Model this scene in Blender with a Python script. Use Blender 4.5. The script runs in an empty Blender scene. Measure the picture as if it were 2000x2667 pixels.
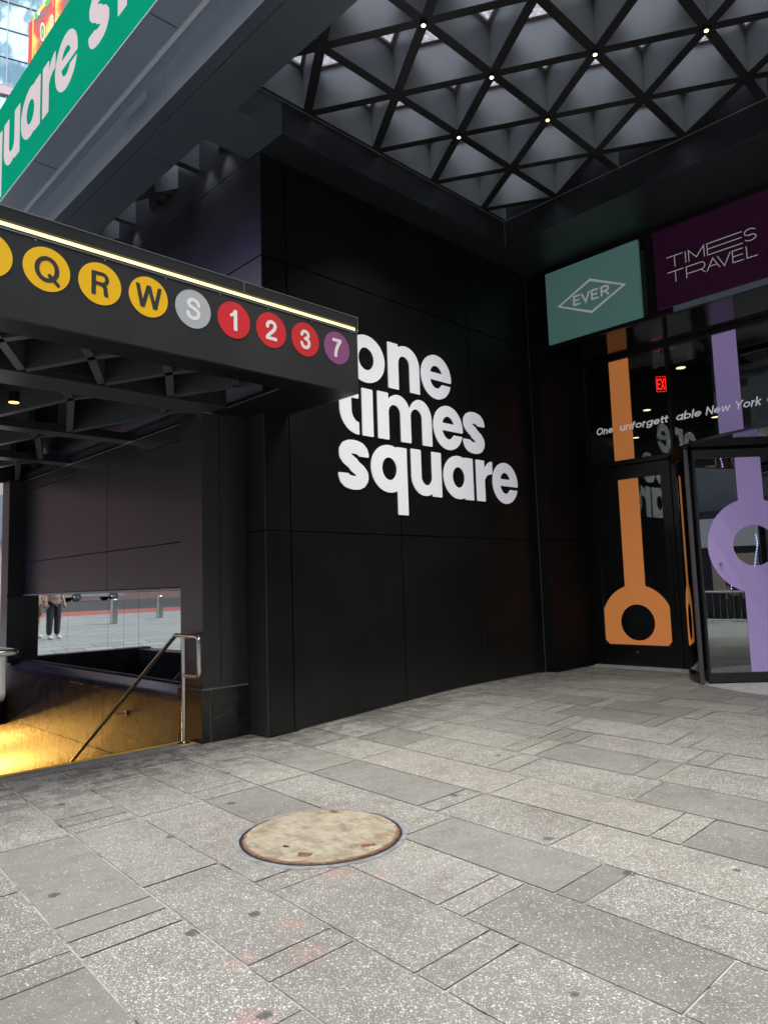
import bpy, bmesh, math, random
import numpy as np
from mathutils import Vector, Matrix
random.seed(7)
S = bpy.context.scene
COL = S.collection
R = math.radians

# ------------------------------------------------------------------ camera
cam_d = bpy.data.cameras.new("camera"); cam = bpy.data.objects.new("camera", cam_d); COL.objects.link(cam)
S.camera = cam
cam_d.sensor_fit = 'VERTICAL'; cam_d.sensor_height = 36.0; cam_d.lens = 25.215
cam_d.clip_start = 0.05; cam_d.clip_end = 2000
rt = Vector((0.7181, -0.6953, -0.0316)).normalized()
fw = Vector((0.6944, 0.7124, 0.1021)).normalized()
up = rt.cross(fw).normalized(); rt = fw.cross(up).normalized()
M = Matrix((rt, up, -fw)).transposed().to_4x4(); M.translation = (0, 0, 1.55)
cam.matrix_world = M

# ------------------------------------------------------------------ world, sun, exposure
SUN_EL, SUN_AZ = 58.0, 205.0        # azimuth of the sun, degrees counter-clockwise from +X
w = bpy.data.worlds.new("World"); S.world = w; w.use_nodes = True
nt = w.node_tree; nt.nodes.clear()
sky = nt.nodes.new('ShaderNodeTexSky'); sky.sky_type = 'NISHITA'; sky.sun_disc = False
sky.sun_elevation = R(SUN_EL); sky.sun_rotation = R(90 - SUN_AZ); sky.air_density = 1.4; sky.dust_density = 3.0
hsv = nt.nodes.new('ShaderNodeHueSaturation'); hsv.inputs['Saturation'].default_value = 0.55
bg = nt.nodes.new('ShaderNodeBackground'); bg.inputs['Strength'].default_value = 0.15
wo = nt.nodes.new('ShaderNodeOutputWorld')
nt.links.new(sky.outputs[0], hsv.inputs['Color']); nt.links.new(hsv.outputs[0], bg.inputs[0]); nt.links.new(bg.outputs[0], wo.inputs[0])
sd = bpy.data.lights.new("sun", 'SUN'); sd.energy = 1.5; sd.angle = R(25); sd.color = (1, .96, .9)
sun = bpy.data.objects.new("sun", sd); COL.objects.link(sun)
dv = Vector((math.cos(R(SUN_AZ)) * math.cos(R(SUN_EL)), math.sin(R(SUN_AZ)) * math.cos(R(SUN_EL)), math.sin(R(SUN_EL))))
sun.rotation_euler = dv.to_track_quat('Z', 'Y').to_euler()
S.view_settings.view_transform = 'Standard'; S.view_settings.look = 'None'
S.view_settings.exposure = 1.35; S.view_settings.gamma = 1.0
S.cycles.max_bounces = 10; S.cycles.transparent_max_bounces = 16
S.cycles.sample_clamp_indirect = 6

# ------------------------------------------------------------------ materials
def mat(name, col=(.5, .5, .5), rough=.5, metal=0.0, spec=.5, em=None, es=0.0, coat=0.0):
    m = bpy.data.materials.new(name); m.use_nodes = True
    b = m.node_tree.nodes['Principled BSDF']
    b.inputs['Base Color'].default_value = (*col, 1); b.inputs['Roughness'].default_value = rough
    b.inputs['Metallic'].default_value = metal; b.inputs['Specular IOR Level'].default_value = spec
    b.inputs['Coat Weight'].default_value = coat; b.inputs['Coat Roughness'].default_value = .08
    if em: b.inputs['Emission Color'].default_value = (*em, 1); b.inputs['Emission Strength'].default_value = es
    return m
def N(m, t, **k):
    n = m.node_tree.nodes.new(t)
    for a, v in k.items():
        if a in n.inputs: n.inputs[a].default_value = v
        else: setattr(n, a, v)
    return n
def L(m, a, b): m.node_tree.links.new(a, b)
def bs(m): return m.node_tree.nodes['Principled BSDF']
def ramp(m, fac, stops):
    r = N(m, 'ShaderNodeValToRGB'); e = r.color_ramp.elements
    while len(e) < len(stops): e.new(.5)
    for i, (p, c) in enumerate(stops):
        e[i].position = p; e[i].color = (*c, 1) if len(c) == 3 else c
    L(m, fac, r.inputs[0]); return r.outputs[0]
def geo_pos(m): return N(m, 'ShaderNodeNewGeometry').outputs['Position']
def noise(m, vec, scale, detail=3, rough=.5):
    n = N(m, 'ShaderNodeTexNoise', Scale=scale, Detail=detail, Roughness=rough); L(m, vec, n.inputs['Vector']); return n.outputs['Fac']
def mix(m, fac, a, b, mode='MIX'):
    n = N(m, 'ShaderNodeMix', data_type='RGBA', blend_type=mode)
    for sock, v in ((n.inputs[0], fac), (n.inputs[6], a), (n.inputs[7], b)):
        if hasattr(v, 'links'): L(m, v, sock)
        elif isinstance(v, (int, float)): sock.default_value = v
        else: sock.default_value = (*v, 1)
    return n.outputs[2]
def math_(m, op, a, b=None, c=None):
    n = N(m, 'ShaderNodeMath', operation=op)
    for i, v in enumerate((a, b, c)):
        if v is None: continue
        if hasattr(v, 'links'): L(m, v, n.inputs[i])
        else: n.inputs[i].default_value = v
    return n.outputs[0]
def scalev(m, vec, s):
    n = N(m, 'ShaderNodeMapping'); L(m, vec, n.inputs[0]); n.inputs['Scale'].default_value = s; return n.outputs[0]

def painted(name, c1, c2, r0, r1, metal=0.0, spec=.5, streak=True):
    m = mat(name, c1, r0, metal, spec); p = geo_pos(m)
    n1 = noise(m, p, 1.3, 5, .6); n2 = noise(m, scalev(m, p, (9, 9, .7)), 1.0, 4, .6)
    L(m, ramp(m, n1, [(.35, c1), (.7, c2)]), bs(m).inputs['Base Color'])
    mx = math_(m, 'ADD', math_(m, 'MULTIPLY', n1, .8), math_(m, 'MULTIPLY', n2, .2))
    rr = N(m, 'ShaderNodeMapRange'); L(m, mx, rr.inputs[0])
    rr.inputs[1].default_value = .2; rr.inputs[2].default_value = .8; rr.inputs[3].default_value = r0; rr.inputs[4].default_value = r1
    L(m, rr.outputs[0], bs(m).inputs['Roughness'])
    bp = N(m, 'ShaderNodeBump', Strength=.02, Distance=.02); L(m, noise(m, p, 1.1, 2), bp.inputs['Height']); L(m, bp.outputs[0], bs(m).inputs['Normal'])
    return m
M_BLACK = painted('black_panel', (.0050, .0056, .0062), (.0078, .0085, .0092), .34, .48, 0, .22)
_p = geo_pos(M_BLACK); _b = bs(M_BLACK); _c = _b.inputs['Base Color'].links[0].from_socket
_v = N(M_BLACK, 'ShaderNodeTexVoronoi', Scale=3.1); L(M_BLACK, _p, _v.inputs['Vector'])
_k = math_(M_BLACK, 'MULTIPLY', math_(M_BLACK, 'LESS_THAN', _v.outputs['Distance'], .012), .6)
_c = mix(M_BLACK, _k, _c, (.25, .25, .25)); _z = N(M_BLACK, 'ShaderNodeSeparateXYZ'); L(M_BLACK, _p, _z.inputs[0])
_d = N(M_BLACK, 'ShaderNodeMapRange'); L(M_BLACK, _z.outputs[2], _d.inputs[0]); _d.inputs[1].default_value = .75; _d.inputs[2].default_value = .05
_k = math_(M_BLACK, 'MULTIPLY', math_(M_BLACK, 'MULTIPLY', _d.outputs[0], noise(M_BLACK, scalev(M_BLACK, _p, (6, 6, 1.2)), 1.4, 6, .7)), .09)
L(M_BLACK, mix(M_BLACK, _k, _c, (.22, .21, .19)), _b.inputs['Base Color'])
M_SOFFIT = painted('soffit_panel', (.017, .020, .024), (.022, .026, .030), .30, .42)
M_SOFFL = painted('soffit_panel_hazed', (.062, .077, .096), (.074, .088, .107), .30, .42)  # lighter, bluer copy of the soffit panel: lens haze put into the colour
M_COFFER = painted('coffer_panel', (.14, .152, .160), (.175, .188, .196), .30, .42, 0.0, .6)
M_FIN = painted('fin_panel', (.040, .045, .052), (.055, .060, .068), .32, .45, 0, .6)
M_RECESS = painted('recess_panel', (.10, .11, .12), (.13, .14, .15), .35, .5)
M_UNDER = painted('coffer_underside_shade', (.010, .011, .013), (.016, .017, .019), .35, .5)  # coffer bars' down faces: their shade painted as a near-black colour
M_FASCIA = painted('fascia_panel', (.020, .0215, .024), (.025, .0265, .029), .38, .5)
M_RETURN = painted('return_panel', (.022, .023, .027), (.03, .03, .035), .25, .4, 0, .6)
M_MARQ = painted('hazed_metal', (.20, .24, .31), (.22, .26, .33), .38, .5)  # base colour raised and blued to carry the lens haze
M_STRIPF = painted('hazed_grey_panel', (.48, .53, .60), (.52, .57, .64), .35, .5)  # panel paled well beyond its metal; veiling haze is in the colour
M_FRAME = mat('frame_black', (.006, .006, .007), .3)
M_GLOSSB = mat('gloss_black', (.006, .006, .007), .10)
M_GROOVE = mat('groove_black', (.002, .002, .002), .8)
M_EDGE = mat('bare_edge', (.45, .45, .45), .35, .8)
M_STAIN = mat('stainless_steel', (.62, .60, .58), .24, 1.0)
M_ZINC = painted('zinc_bar', (.30, .27, .27), (.45, .41, .41), .3, .5, .6)
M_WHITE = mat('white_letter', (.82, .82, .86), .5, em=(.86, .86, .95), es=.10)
M_DECALW = mat('white_vinyl', (.75, .75, .78), .5, em=(.8, .8, .88), es=.13)  # unlit vinyl, faint emission added to lift it against the dark lobby
M_ORANGE = mat('orange_vinyl', (.60, .21, .06), .45, em=(.60, .21, .06), es=.17)  # unlit sticker too, brightened by added emission
M_PURPLE = mat('lilac_vinyl', (.40, .30, .62), .45, em=(.40, .30, .62), es=.09)  # same added glow, no lamp behind it
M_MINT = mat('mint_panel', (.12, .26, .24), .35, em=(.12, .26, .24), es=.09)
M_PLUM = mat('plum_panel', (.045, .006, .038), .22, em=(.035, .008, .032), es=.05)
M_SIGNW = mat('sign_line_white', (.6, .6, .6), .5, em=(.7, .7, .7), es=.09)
M_YEL = mat('bullet_yellow', (.86, .50, .01), .45)
M_RED = mat('bullet_red', (.62, .022, .03), .45)
M_GREY = mat('bullet_grey', (.42, .45, .48), .45)
M_VIO = mat('bullet_purple', (.27, .075, .23), .45)
M_BLT = mat('bullet_black', (.03, .032, .036), .5)
M_BLW = mat('bullet_white', (.8, .8, .8), .5)
M_STRIP = mat('light_strip', (1, 1, .7), .4, em=(1, .82, .30), es=.60)
M_LAMP = mat('lamp_glow', (1, .9, .7), .4, em=(1, .70, .32), es=5)
M_LAMPY = mat('lamp_amber', (1, .7, .2), .4, em=(1, .55, .08), es=1.8)
M_LAMPI = mat('lobby_lamp', (1, .8, .5), .4, em=(1, .80, .42), es=1.0)
M_EXIT = mat('exit_red', (1, .02, .02), .4, em=(1, .02, .015), es=.9)
M_EXITB = mat('exit_box', (.05, .004, .004), .4)
M_LOBBY = painted('lobby_wall', (.12, .14, .17), (.15, .17, .20), .3, .4)
M_LOBFL = mat('lobby_floor', (.10, .085, .07), .25)
M_CEILT = mat('lobby_ceiling_tray', (.35, .32, .27), .6)
M_YPAINT = mat('yellow_nosing', (.72, .48, .04), .6)
M_CREAM = mat('pale_wall', (.55, .52, .50), .7)

def glass_mat(name, tint, gain=1.0, rough=0.0):
    m = bpy.data.materials.new(name); m.use_nodes = True; t = m.node_tree; t.nodes.clear()
    o = t.nodes.new('ShaderNodeOutputMaterial'); mx = t.nodes.new('ShaderNodeMixShader')
    tr = t.nodes.new('ShaderNodeBsdfTransparent'); tr.inputs[0].default_value = (*tint, 1)
    gl = t.nodes.new('ShaderNodeBsdfGlossy'); gl.inputs['Roughness'].default_value = rough; gl.inputs[0].default_value = (.95, 1, .98, 1)
    fr = t.nodes.new('ShaderNodeFresnel'); fr.inputs[0].default_value = 1.5
    mu = t.nodes.new('ShaderNodeMath'); mu.operation = 'MULTIPLY'; mu.inputs[1].default_value = gain; mu.use_clamp = True
    t.links.new(fr.outputs[0], mu.inputs[0]); t.links.new(mu.outputs[0], mx.inputs[0]); t.links.new(tr.outputs[0], mx.inputs[1]); t.links.new(gl.outputs[0], mx.inputs[2]); t.links.new(mx.outputs[0], o.inputs[0])
    return m
M_GLASS = glass_mat('shop_glass', (.80, .84, .84), 1.7)
M_WGLASS = glass_mat('wing_glass', (.70, .74, .74), 6.0)
M_DGLASS = glass_mat('door_glass', (.72, .75, .75), 2.4)
# skylight: rain-marked glass
M_SKYGL = bpy.data.materials.new('skylight_glass'); M_SKYGL.use_nodes = True
def _sk(m):
    t = m.node_tree; t.nodes.clear(); o = t.nodes.new('ShaderNodeOutputMaterial'); mx = t.nodes.new('ShaderNodeMixShader')
    tr = t.nodes.new('ShaderNodeBsdfTransparent'); df = t.nodes.new('ShaderNodeBsdfTranslucent'); df.inputs[0].default_value = (.8, .82, .85, 1)
    p = geo_pos(m); n = noise(m, p, 26, 4, .7)
    L(m, ramp(m, n, [(.42, (.36, .38, .43)), (.60, (.80, .84, .92))]), tr.inputs[0])
    L(m, math_(m, 'MULTIPLY', n, .5), mx.inputs[0]); L(m, tr.outputs[0], mx.inputs[1]); L(m, df.outputs[0], mx.inputs[2]); L(m, mx.outputs[0], o.inputs[0])
_sk(M_SKYGL)
M_MIRROR = mat('mirror_glass', (.50, .56, .56), .015, 1.0)

# LED sign face
def led_mat(name, col, s):
    m = mat(name, (.01, .01, .01), .7, spec=.08); p = geo_pos(m)
    sx = N(m, 'ShaderNodeSeparateXYZ'); L(m, p, sx.inputs[0])
    a = math_(m, 'SINE', math_(m, 'MULTIPLY', sx.outputs[2], 2 * math.pi / .021)); b = math_(m, 'SINE', math_(m, 'MULTIPLY', sx.outputs[1], 2 * math.pi / .021))
    k = math_(m, 'ADD', math_(m, 'MULTIPLY', a, .16), .80); k = math_(m, 'ADD', k, math_(m, 'MULTIPLY', b, .05))
    n = noise(m, p, 1.2, 2); k = math_(m, 'MULTIPLY', k, math_(m, 'ADD', math_(m, 'MULTIPLY', n, .2), .9))
    e = N(m, 'ShaderNodeEmission'); e.inputs[0].default_value = (*col, 1); L(m, math_(m, 'MULTIPLY', k, s), e.inputs[1]); L(m, e.outputs[0], m.node_tree.nodes['Material Output'].inputs[0]); return m
M_LEDG = led_mat('led_green', (.004, .36, .21), .42)
M_LEDW = led_mat('led_white', (.86, .76, .80), .40)

# paving: terrazzo slabs, one tone and chip density per slab
def paving(name):
    m = mat(name, (.3, .3, .28), .75, spec=.35); p = geo_pos(m)
    isl = N(m, 'ShaderNodeNewGeometry').outputs['Random Per Island']
    wn = N(m, 'ShaderNodeTexWhiteNoise', noise_dimensions='1D'); L(m, isl, wn.inputs['W'])
    rnd = wn.outputs['Value']; sep = N(m, 'ShaderNodeSeparateColor'); L(m, wn.outputs['Color'], sep.inputs[0])
    base = ramp(m, rnd, [(0, (.240, .246, .240)), (.5, (.268, .274, .268)), (1, (.292, .297, .290))])
    # fine sandy grain
    g = noise(m, p, 300, 3, .8); base = mix(m, .85, base, ramp(m, g, [(.3, (.05, .05, .045)), (.7, (.50, .48, .45))]), 'OVERLAY')
    # white aggregate, two sizes
    dens = ramp(m, sep.outputs[1], [(.20, (.12, .12, .12)), (.30, (.55, .55, .55)), (1, (.95, .95, .95))])
    wob = N(m, 'ShaderNodeTexNoise', Scale=60.0, Detail=2.0); L(m, p, wob.inputs['Vector'])
    pv = N(m, 'ShaderNodeVectorMath', operation='MULTIPLY_ADD'); L(m, wob.outputs['Color'], pv.inputs[0]); pv.inputs[1].default_value = (.012, .012, 0); L(m, p, pv.inputs[2])
    col = base
    for sc, th, amt in ((78, .38, .62), (135, .36, 1.0)):
        v = N(m, 'ShaderNodeTexVoronoi', Scale=sc, Randomness=1.0); L(m, scalev(m, pv.outputs[0], (1.15, .9, 1)), v.inputs['Vector'])
        sc2 = N(m, 'ShaderNodeSeparateColor'); L(m, v.outputs['Color'], sc2.inputs[0])
        r_ = math_(m, 'ADD', math_(m, 'MULTIPLY', sc2.outputs[1], .22), th - .16)
        chip = math_(m, 'LESS_THAN', v.outputs['Distance'], r_)
        on = math_(m, 'LESS_THAN', sc2.outputs[0], math_(m, 'MULTIPLY', dens, amt))
        msk = math_(m, 'MULTIPLY', chip, on)
        tone = ramp(m, sc2.outputs[2], [(0, (.34, .34, .315)), (.55, (.46, .46, .43)), (1, (.57, .565, .535))])
        col = mix(m, math_(m, 'MULTIPLY', msk, .85), col, tone)
    # dirt: broad clouds, traffic streaks, gum
    d1 = noise(m, p, .9, 6, .62); d2 = noise(m, p, 5.5, 5, .7)
    col = mix(m, 1.0, col, ramp(m, d1, [(.30, (.80, .785, .765)), (.62, (1.05, 1.05, 1.04))]), 'MULTIPLY')
    col = mix(m, 1.0, col, ramp(m, d2, [(.30, (.82, .81, .79)), (.52, (1, 1, 1))]), 'MULTIPLY')
    d3 = noise(m, scalev(m, p, (1, 1, 1)), 14, 3, .6)
    sx = N(m, 'ShaderNodeSeparateXYZ'); L(m, p, sx.inputs[0])
    # grime along the wall foot
    wallf = N(m, 'ShaderNodeMapRange'); L(m, sx.outputs[1], wallf.inputs[0]); wallf.inputs[1].default_value = 5.0; wallf.inputs[2].default_value = 6.4
    gm = math_(m, 'MULTIPLY', wallf.outputs[0], math_(m, 'LESS_THAN', d2, math_(m, 'ADD', math_(m, 'MULTIPLY', d1, .35), .32)))
    col = mix(m, math_(m, 'MULTIPLY', gm, .60), col, (.06, .055, .05))
    for k, (x, y, r_) in enumerate([(2.043, 3.074, .030), (1.745, 3.127, .035), (3.816, 2.585, .032), (4.05, 1.582, .022), (4.131, 3.595, .03), (2.476, 1.599, .018), (3.65, 1.978, .035), (1.46, 4.05, .03), (2.95, 4.72, .035), (4.6, 1.9, .03), (4.35, 1.32, .055), (1.6, 2.35, .028), (2.3, 4.4, .03), (5.2, 4.0, .03), (4.9, 2.9, .025), (3.4, 5.5, .03), (2.1, 5.7, .028), (5.9, 3.7, .03)]):
        vm = N(m, 'ShaderNodeVectorMath', operation='DISTANCE'); vm.inputs[1].default_value = (x, y, 0 if x < 4.2 else .05)
        L(m, p, vm.inputs[0])
        dd = math_(m, 'ADD', vm.outputs['Value'], math_(m, 'MULTIPLY', math_(m, 'SUBTRACT', wob.outputs['Fac'], .5), .035))
        col = mix(m, math_(m, 'MULTIPLY', math_(m, 'LESS_THAN', dd, r_), .75), col, (.035, .035, .035))
    sp = noise(m, p, 38, 4, .75); ar = noise(m, p, 1.7, 4, .6)
    k1 = math_(m, 'MULTIPLY', math_(m, 'GREATER_THAN', sp, .64), math_(m, 'GREATER_THAN', ar, .53))
    col = mix(m, math_(m, 'MULTIPLY', k1, .45), col, (.06, .057, .05))
    sc_ = noise(m, scalev(m, p, (1.2, 7, 1)), 3.0, 5, .75); k2 = math_(m, 'MULTIPLY', math_(m, 'GREATER_THAN', sc_, .63), math_(m, 'LESS_THAN', ar, .48))
    col = mix(m, math_(m, 'MULTIPLY', k2, .28), col, (.09, .085, .075))
    vg = N(m, 'ShaderNodeTexVoronoi', Scale=2.3); L(m, p, vg.inputs['Vector'])
    dd = math_(m, 'ADD', vg.outputs['Distance'], math_(m, 'MULTIPLY', math_(m, 'SUBTRACT', wob.outputs['Fac'], .5), .06))
    col = mix(m, math_(m, 'MULTIPLY', math_(m, 'LESS_THAN', dd, .036), .6), col, (.05, .048, .045))
    # faded red utility paint
    for (x, y, r_) in [(2.618, 3.158, .13), (2.737, 2.945, .07), (2.093, 2.86, .09), (1.983, 2.585, .11), (1.75, 2.75, .10), (1.55, 2.35, .12), (1.35, 2.3, .1)]:
        vm = N(m, 'ShaderNodeVectorMath', operation='DISTANCE'); vm.inputs[1].default_value = (x, y, 0); L(m, p, vm.inputs[0])
        f = N(m, 'ShaderNodeMapRange'); L(m, vm.outputs['Value'], f.inputs[0]); f.inputs[1].default_value = r_; f.inputs[2].default_value = r_ * .3
        msk = math_(m, 'MULTIPLY', math_(m, 'MULTIPLY', f.outputs[0], .20), math_(m, 'GREATER_THAN', d3, .48))
        col = mix(m, msk, col, (.45, .14, .13))
    L(m, col, bs(m).inputs['Base Color'])
    bp = N(m, 'ShaderNodeBump', Strength=.25, Distance=.002); L(m, g, bp.inputs['Height']); L(m, bp.outputs[0], bs(m).inputs['Normal'])
    rr = ramp(m, d2, [(.3, (.85, .85, .85)), (.7, (.55, .55, .55))]); L(m, rr, bs(m).inputs['Roughness'])
    return m
M_PAVE = paving('terrazzo_paving')
M_GROUT = mat('grout', (.2, .19, .17), .9); _p = geo_pos(M_GROUT); _n = noise(M_GROUT, _p, 3.2, 4, .7)
L(M_GROUT, ramp(M_GROUT, _n, [(.38, (.06, .056, .05)), (.44, (.22, .21, .185)), (.55, (.36, .34, .30))]), bs(M_GROUT).inputs['Base Color'])
M_PLAZA = mat('plaza_concrete', (.25, .25, .24), .85); _p = geo_pos(M_PLAZA)
_b = N(M_PLAZA, 'ShaderNodeTexBrick', Scale=.8); L(M_PLAZA, _p, _b.inputs['Vector'])
_b.inputs['Color1'].default_value = (.22, .23, .225, 1); _b.inputs['Color2'].default_value = (.30, .31, .30, 1); _b.inputs['Mortar'].default_value = (.12, .12, .115, 1); _b.inputs['Mortar Size'].default_value = .012
L(M_PLAZA, _b.outputs[0], bs(M_PLAZA).inputs['Base Color'])
M_ASPH = mat('asphalt', (.05, .05, .052), .9)
M_REDLANE = mat('red_lane', (.32, .09, .07), .85)
M_DISC = mat('threshold_concrete', (.36, .36, .36), .55); _p = geo_pos(M_DISC); L(M_DISC, ramp(M_DISC, noise(M_DISC, _p, 8, 5), [(.3, (.30, .30, .30)), (.7, (.42, .42, .41))]), bs(M_DISC).inputs['Base Color'])
M_TACT = mat('grooved_concrete', (.2, .2, .2), .8); _p = geo_pos(M_TACT)
_w = N(M_TACT, 'ShaderNodeTexWave', Scale=9.0, wave_type='BANDS', bands_direction='DIAGONAL'); L(M_TACT, scalev(M_TACT, _p, (1.6, .5, 0)), _w.inputs['Vector'])
L(M_TACT, mix(M_TACT, 1.0, ramp(M_TACT, _w.outputs['Fac'], [(.25, (.10, .10, .10)), (.5, (.26, .26, .25))]), ramp(M_TACT, noise(M_TACT, _p, 5, 5), [(.3, (.7, .7, .7)), (.6, (1, 1, 1))]), 'MULTIPLY'), bs(M_TACT).inputs['Base Color'])

def granite(name, c1, c2, rough, spec=.5):
    m = mat(name, c1, rough, spec=spec); p = geo_pos(m)
    L(m, ramp(m, noise(m, p, 6, 8, .7), [(.35, c1), (.7, c2)]), bs(m).inputs['Base Color'])
    bp = N(m, 'ShaderNodeBump', Strength=.20, Distance=.010); L(m, noise(m, scalev(m, p, (1, 3.2, .7)), 5.5, 5, .75), bp.inputs['Height']); L(m, bp.outputs[0], bs(m).inputs['Normal'])
    return m
M_GRAN = granite('black_granite', (.006, .006, .006), (.022, .021, .020), .25)
M_STAIRW = granite('stair_wall_granite', (.055, .043, .030), (.13, .105, .065), .27)
M_SILL = granite('sill_granite', (.055, .058, .065), (.10, .105, .115), .14)

def lid_mat():
    m = mat('manhole_lid', (.5, .45, .33), .8, spec=.3); p = geo_pos(m)
    c = ramp(m, noise(m, scalev(m, p, (1.6, .8, 1)), 7, 8, .72), [(.32, (.085, .070, .048)), (.42, (.19, .165, .118)), (.52, (.245, .222, .168)), (.70, (.31, .29, .235))])
    c = mix(m, math_(m, 'MULTIPLY', math_(m, 'LESS_THAN', noise(m, scalev(m, p, (.7, 1.5, 1)), 16, 5, .65), .405), .5), c, (.12, .105, .085))
    c = mix(m, math_(m, 'MULTIPLY', math_(m, 'GREATER_THAN', noise(m, p, 60, 3, .7), .60), .25), c, (.10, .09, .07))
    vm = N(m, 'ShaderNodeVectorMath', operation='DISTANCE'); vm.inputs[1].default_value = (2.95, 3.68, .01); L(m, p, vm.inputs[0])
    n3 = noise(m, p, 9, 5, .7)
    e = math_(m, 'ADD', vm.outputs['Value'], math_(m, 'MULTIPLY', math_(m, 'SUBTRACT', n3, .5), .10))
    c = mix(m, math_(m, 'MULTIPLY', math_(m, 'GREATER_THAN', e, .468), .75), c, (.15, .075, .035))
    for (x, y, r_) in ((3.02, 3.31, .05), (2.653, 3.46, .03), (3.30, 3.92, .045), (3.18, 3.36, .035), (2.70, 4.0, .03)):
        v2 = N(m, 'ShaderNodeVectorMath', operation='DISTANCE'); v2.inputs[1].default_value = (x, y, .012); L(m, p, v2.inputs[0])
        e2 = math_(m, 'ADD', v2.outputs['Value'], math_(m, 'MULTIPLY', math_(m, 'SUBTRACT', n3, .5), .2))
        c = mix(m, math_(m, 'MULTIPLY', math_(m, 'LESS_THAN', e2, r_), .5), c, (.20, .095, .04))
    L(m, c, bs(m).inputs['Base Color'])
    bp = N(m, 'ShaderNodeBump', Strength=.5, Distance=.004); L(m, noise(m, p, 22, 6, .7), bp.inputs['Height']); L(m, bp.outputs[0], bs(m).inputs['Normal'])
    return m
M_LID = lid_mat()
M_RUST = mat('rusty_iron', (.12, .05, .03), .85); _p = geo_pos(M_RUST); L(M_RUST, ramp(M_RUST, noise(M_RUST, _p, 40, 4), [(.35, (.03, .018, .014)), (.6, (.15, .075, .040))]), bs(M_RUST).inputs['Base Color'])
M_TAR = mat('tar_joint', (.012, .013, .016), .5)
M_SEAL = mat('grey_sealant', (.30, .33, .35), .6); _p = geo_pos(M_SEAL); L(M_SEAL, ramp(M_SEAL, noise(M_SEAL, _p, 14, 5), [(.40, (.13, .13, .125)), (.56, (.18, .195, .21))]), bs(M_SEAL).inputs['Base Color'])

# ------------------------------------------------------------------ mesh helpers
class MB:
    def __init__(s): s.v = []; s.f = []
    def add(s, vs, fs):
        o = len(s.v); s.v += [tuple(map(float, v)) for v in vs]; s.f += [tuple(i + o for i in f) for f in fs]; return s
    def box(s, x0, y0, z0, x1, y1, z1):
        if x0 > x1: x0, x1 = x1, x0
        if y0 > y1: y0, y1 = y1, y0
        if z0 > z1: z0, z1 = z1, z0
        v = [(x0, y0, z0), (x1, y0, z0), (x1, y1, z0), (x0, y1, z0), (x0, y0, z1), (x1, y0, z1), (x1, y1, z1), (x0, y1, z1)]
        return s.add(v, [(3, 2, 1, 0), (4, 5, 6, 7), (0, 1, 5, 4), (1, 2, 6, 5), (2, 3, 7, 6), (3, 0, 4, 7)])
    def prism(s, pts, fn, a, b):          # 2-D polygon (ccw) swept between depths a and b, placed by fn(u, v, depth)
        n = len(pts); v = [fn(p[0], p[1], a) for p in pts] + [fn(p[0], p[1], b) for p in pts]
        return s.add(v, [tuple(range(n))[::-1], tuple(range(n, 2 * n))] + [(i, (i + 1) % n, n + (i + 1) % n, n + i) for i in range(n)])
    def cyl(s, c, ax, r, h, n=24, r2=None):
        ax = Vector(ax).normalized(); a = ax.orthogonal().normalized(); b = ax.cross(a); c = Vector(c); r2 = r if r2 is None else r2
        v = [c + (a * math.cos(t) + b * math.sin(t)) * r for t in [2 * math.pi * i / n for i in range(n)]] + [c + ax * h + (a * math.cos(t) + b * math.sin(t)) * r2 for t in [2 * math.pi * i / n for i in range(n)]]
        return s.add(v, [tuple(range(n))[::-1], tuple(range(n, 2 * n))] + [(i, (i + 1) % n, n + (i + 1) % n, n + i) for i in range(n)])
    def tube(s, path, r, n=14, closed=False):
        P = [Vector(p) for p in path]; m = len(P); rings = []; prev = None
        for i, p in enumerate(P):
            if closed: t = (P[(i + 1) % m] - P[i - 1]).normalized()
            else: t = ((P[min(i + 1, m - 1)] - p).normalized() + (p - P[max(i - 1, 0)]).normalized()).normalized()
            a = t.orthogonal().normalized() if prev is None else (prev - t * prev.dot(t)).normalized()
            prev = a; b = t.cross(a); rr = r[i] if isinstance(r, (list, tuple)) else r
            rings.append([p + (a * math.cos(2 * math.pi * k / n) + b * math.sin(2 * math.pi * k / n)) * rr for k in range(n)])
        v = [q for g in rings for q in g]; f = []
        for i in range(m if closed else m - 1):
            j = (i + 1) % m
            for k in range(n): f.append((i * n + k, i * n + (k + 1) % n, j * n + (k + 1) % n, j * n + k))
        if not closed: f += [tuple(range(n))[::-1], tuple(range((m - 1) * n, m * n))]
        return s.add(v, f)
    def arcwall(s, c, r0, r1, a0, a1, z0, z1, n=24):
        for i in range(n):
            t0 = R(a0 + (a1 - a0) * i / n); t1 = R(a0 + (a1 - a0) * (i + 1) / n)
            q = lambda r, t, z: (c[0] + r * math.cos(t), c[1] + r * math.sin(t), z)
            v = [q(r0, t0, z0), q(r1, t0, z0), q(r1, t1, z0), q(r0, t1, z0), q(r0, t0, z1), q(r1, t0, z1), q(r1, t1, z1), q(r0, t1, z1)]
            f = [(3, 2, 1, 0), (4, 5, 6, 7), (1, 2, 6, 5), (3, 0, 4, 7)]
            if i == 0: f.append((0, 1, 5, 4))
            if i == n - 1: f.append((2, 3, 7, 6))
            s.add(v, f)
        return s
def wloc(o):
    l = Vector((0, 0, 0))
    while o is not None: l += o.location; o = o.parent
    return l
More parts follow.
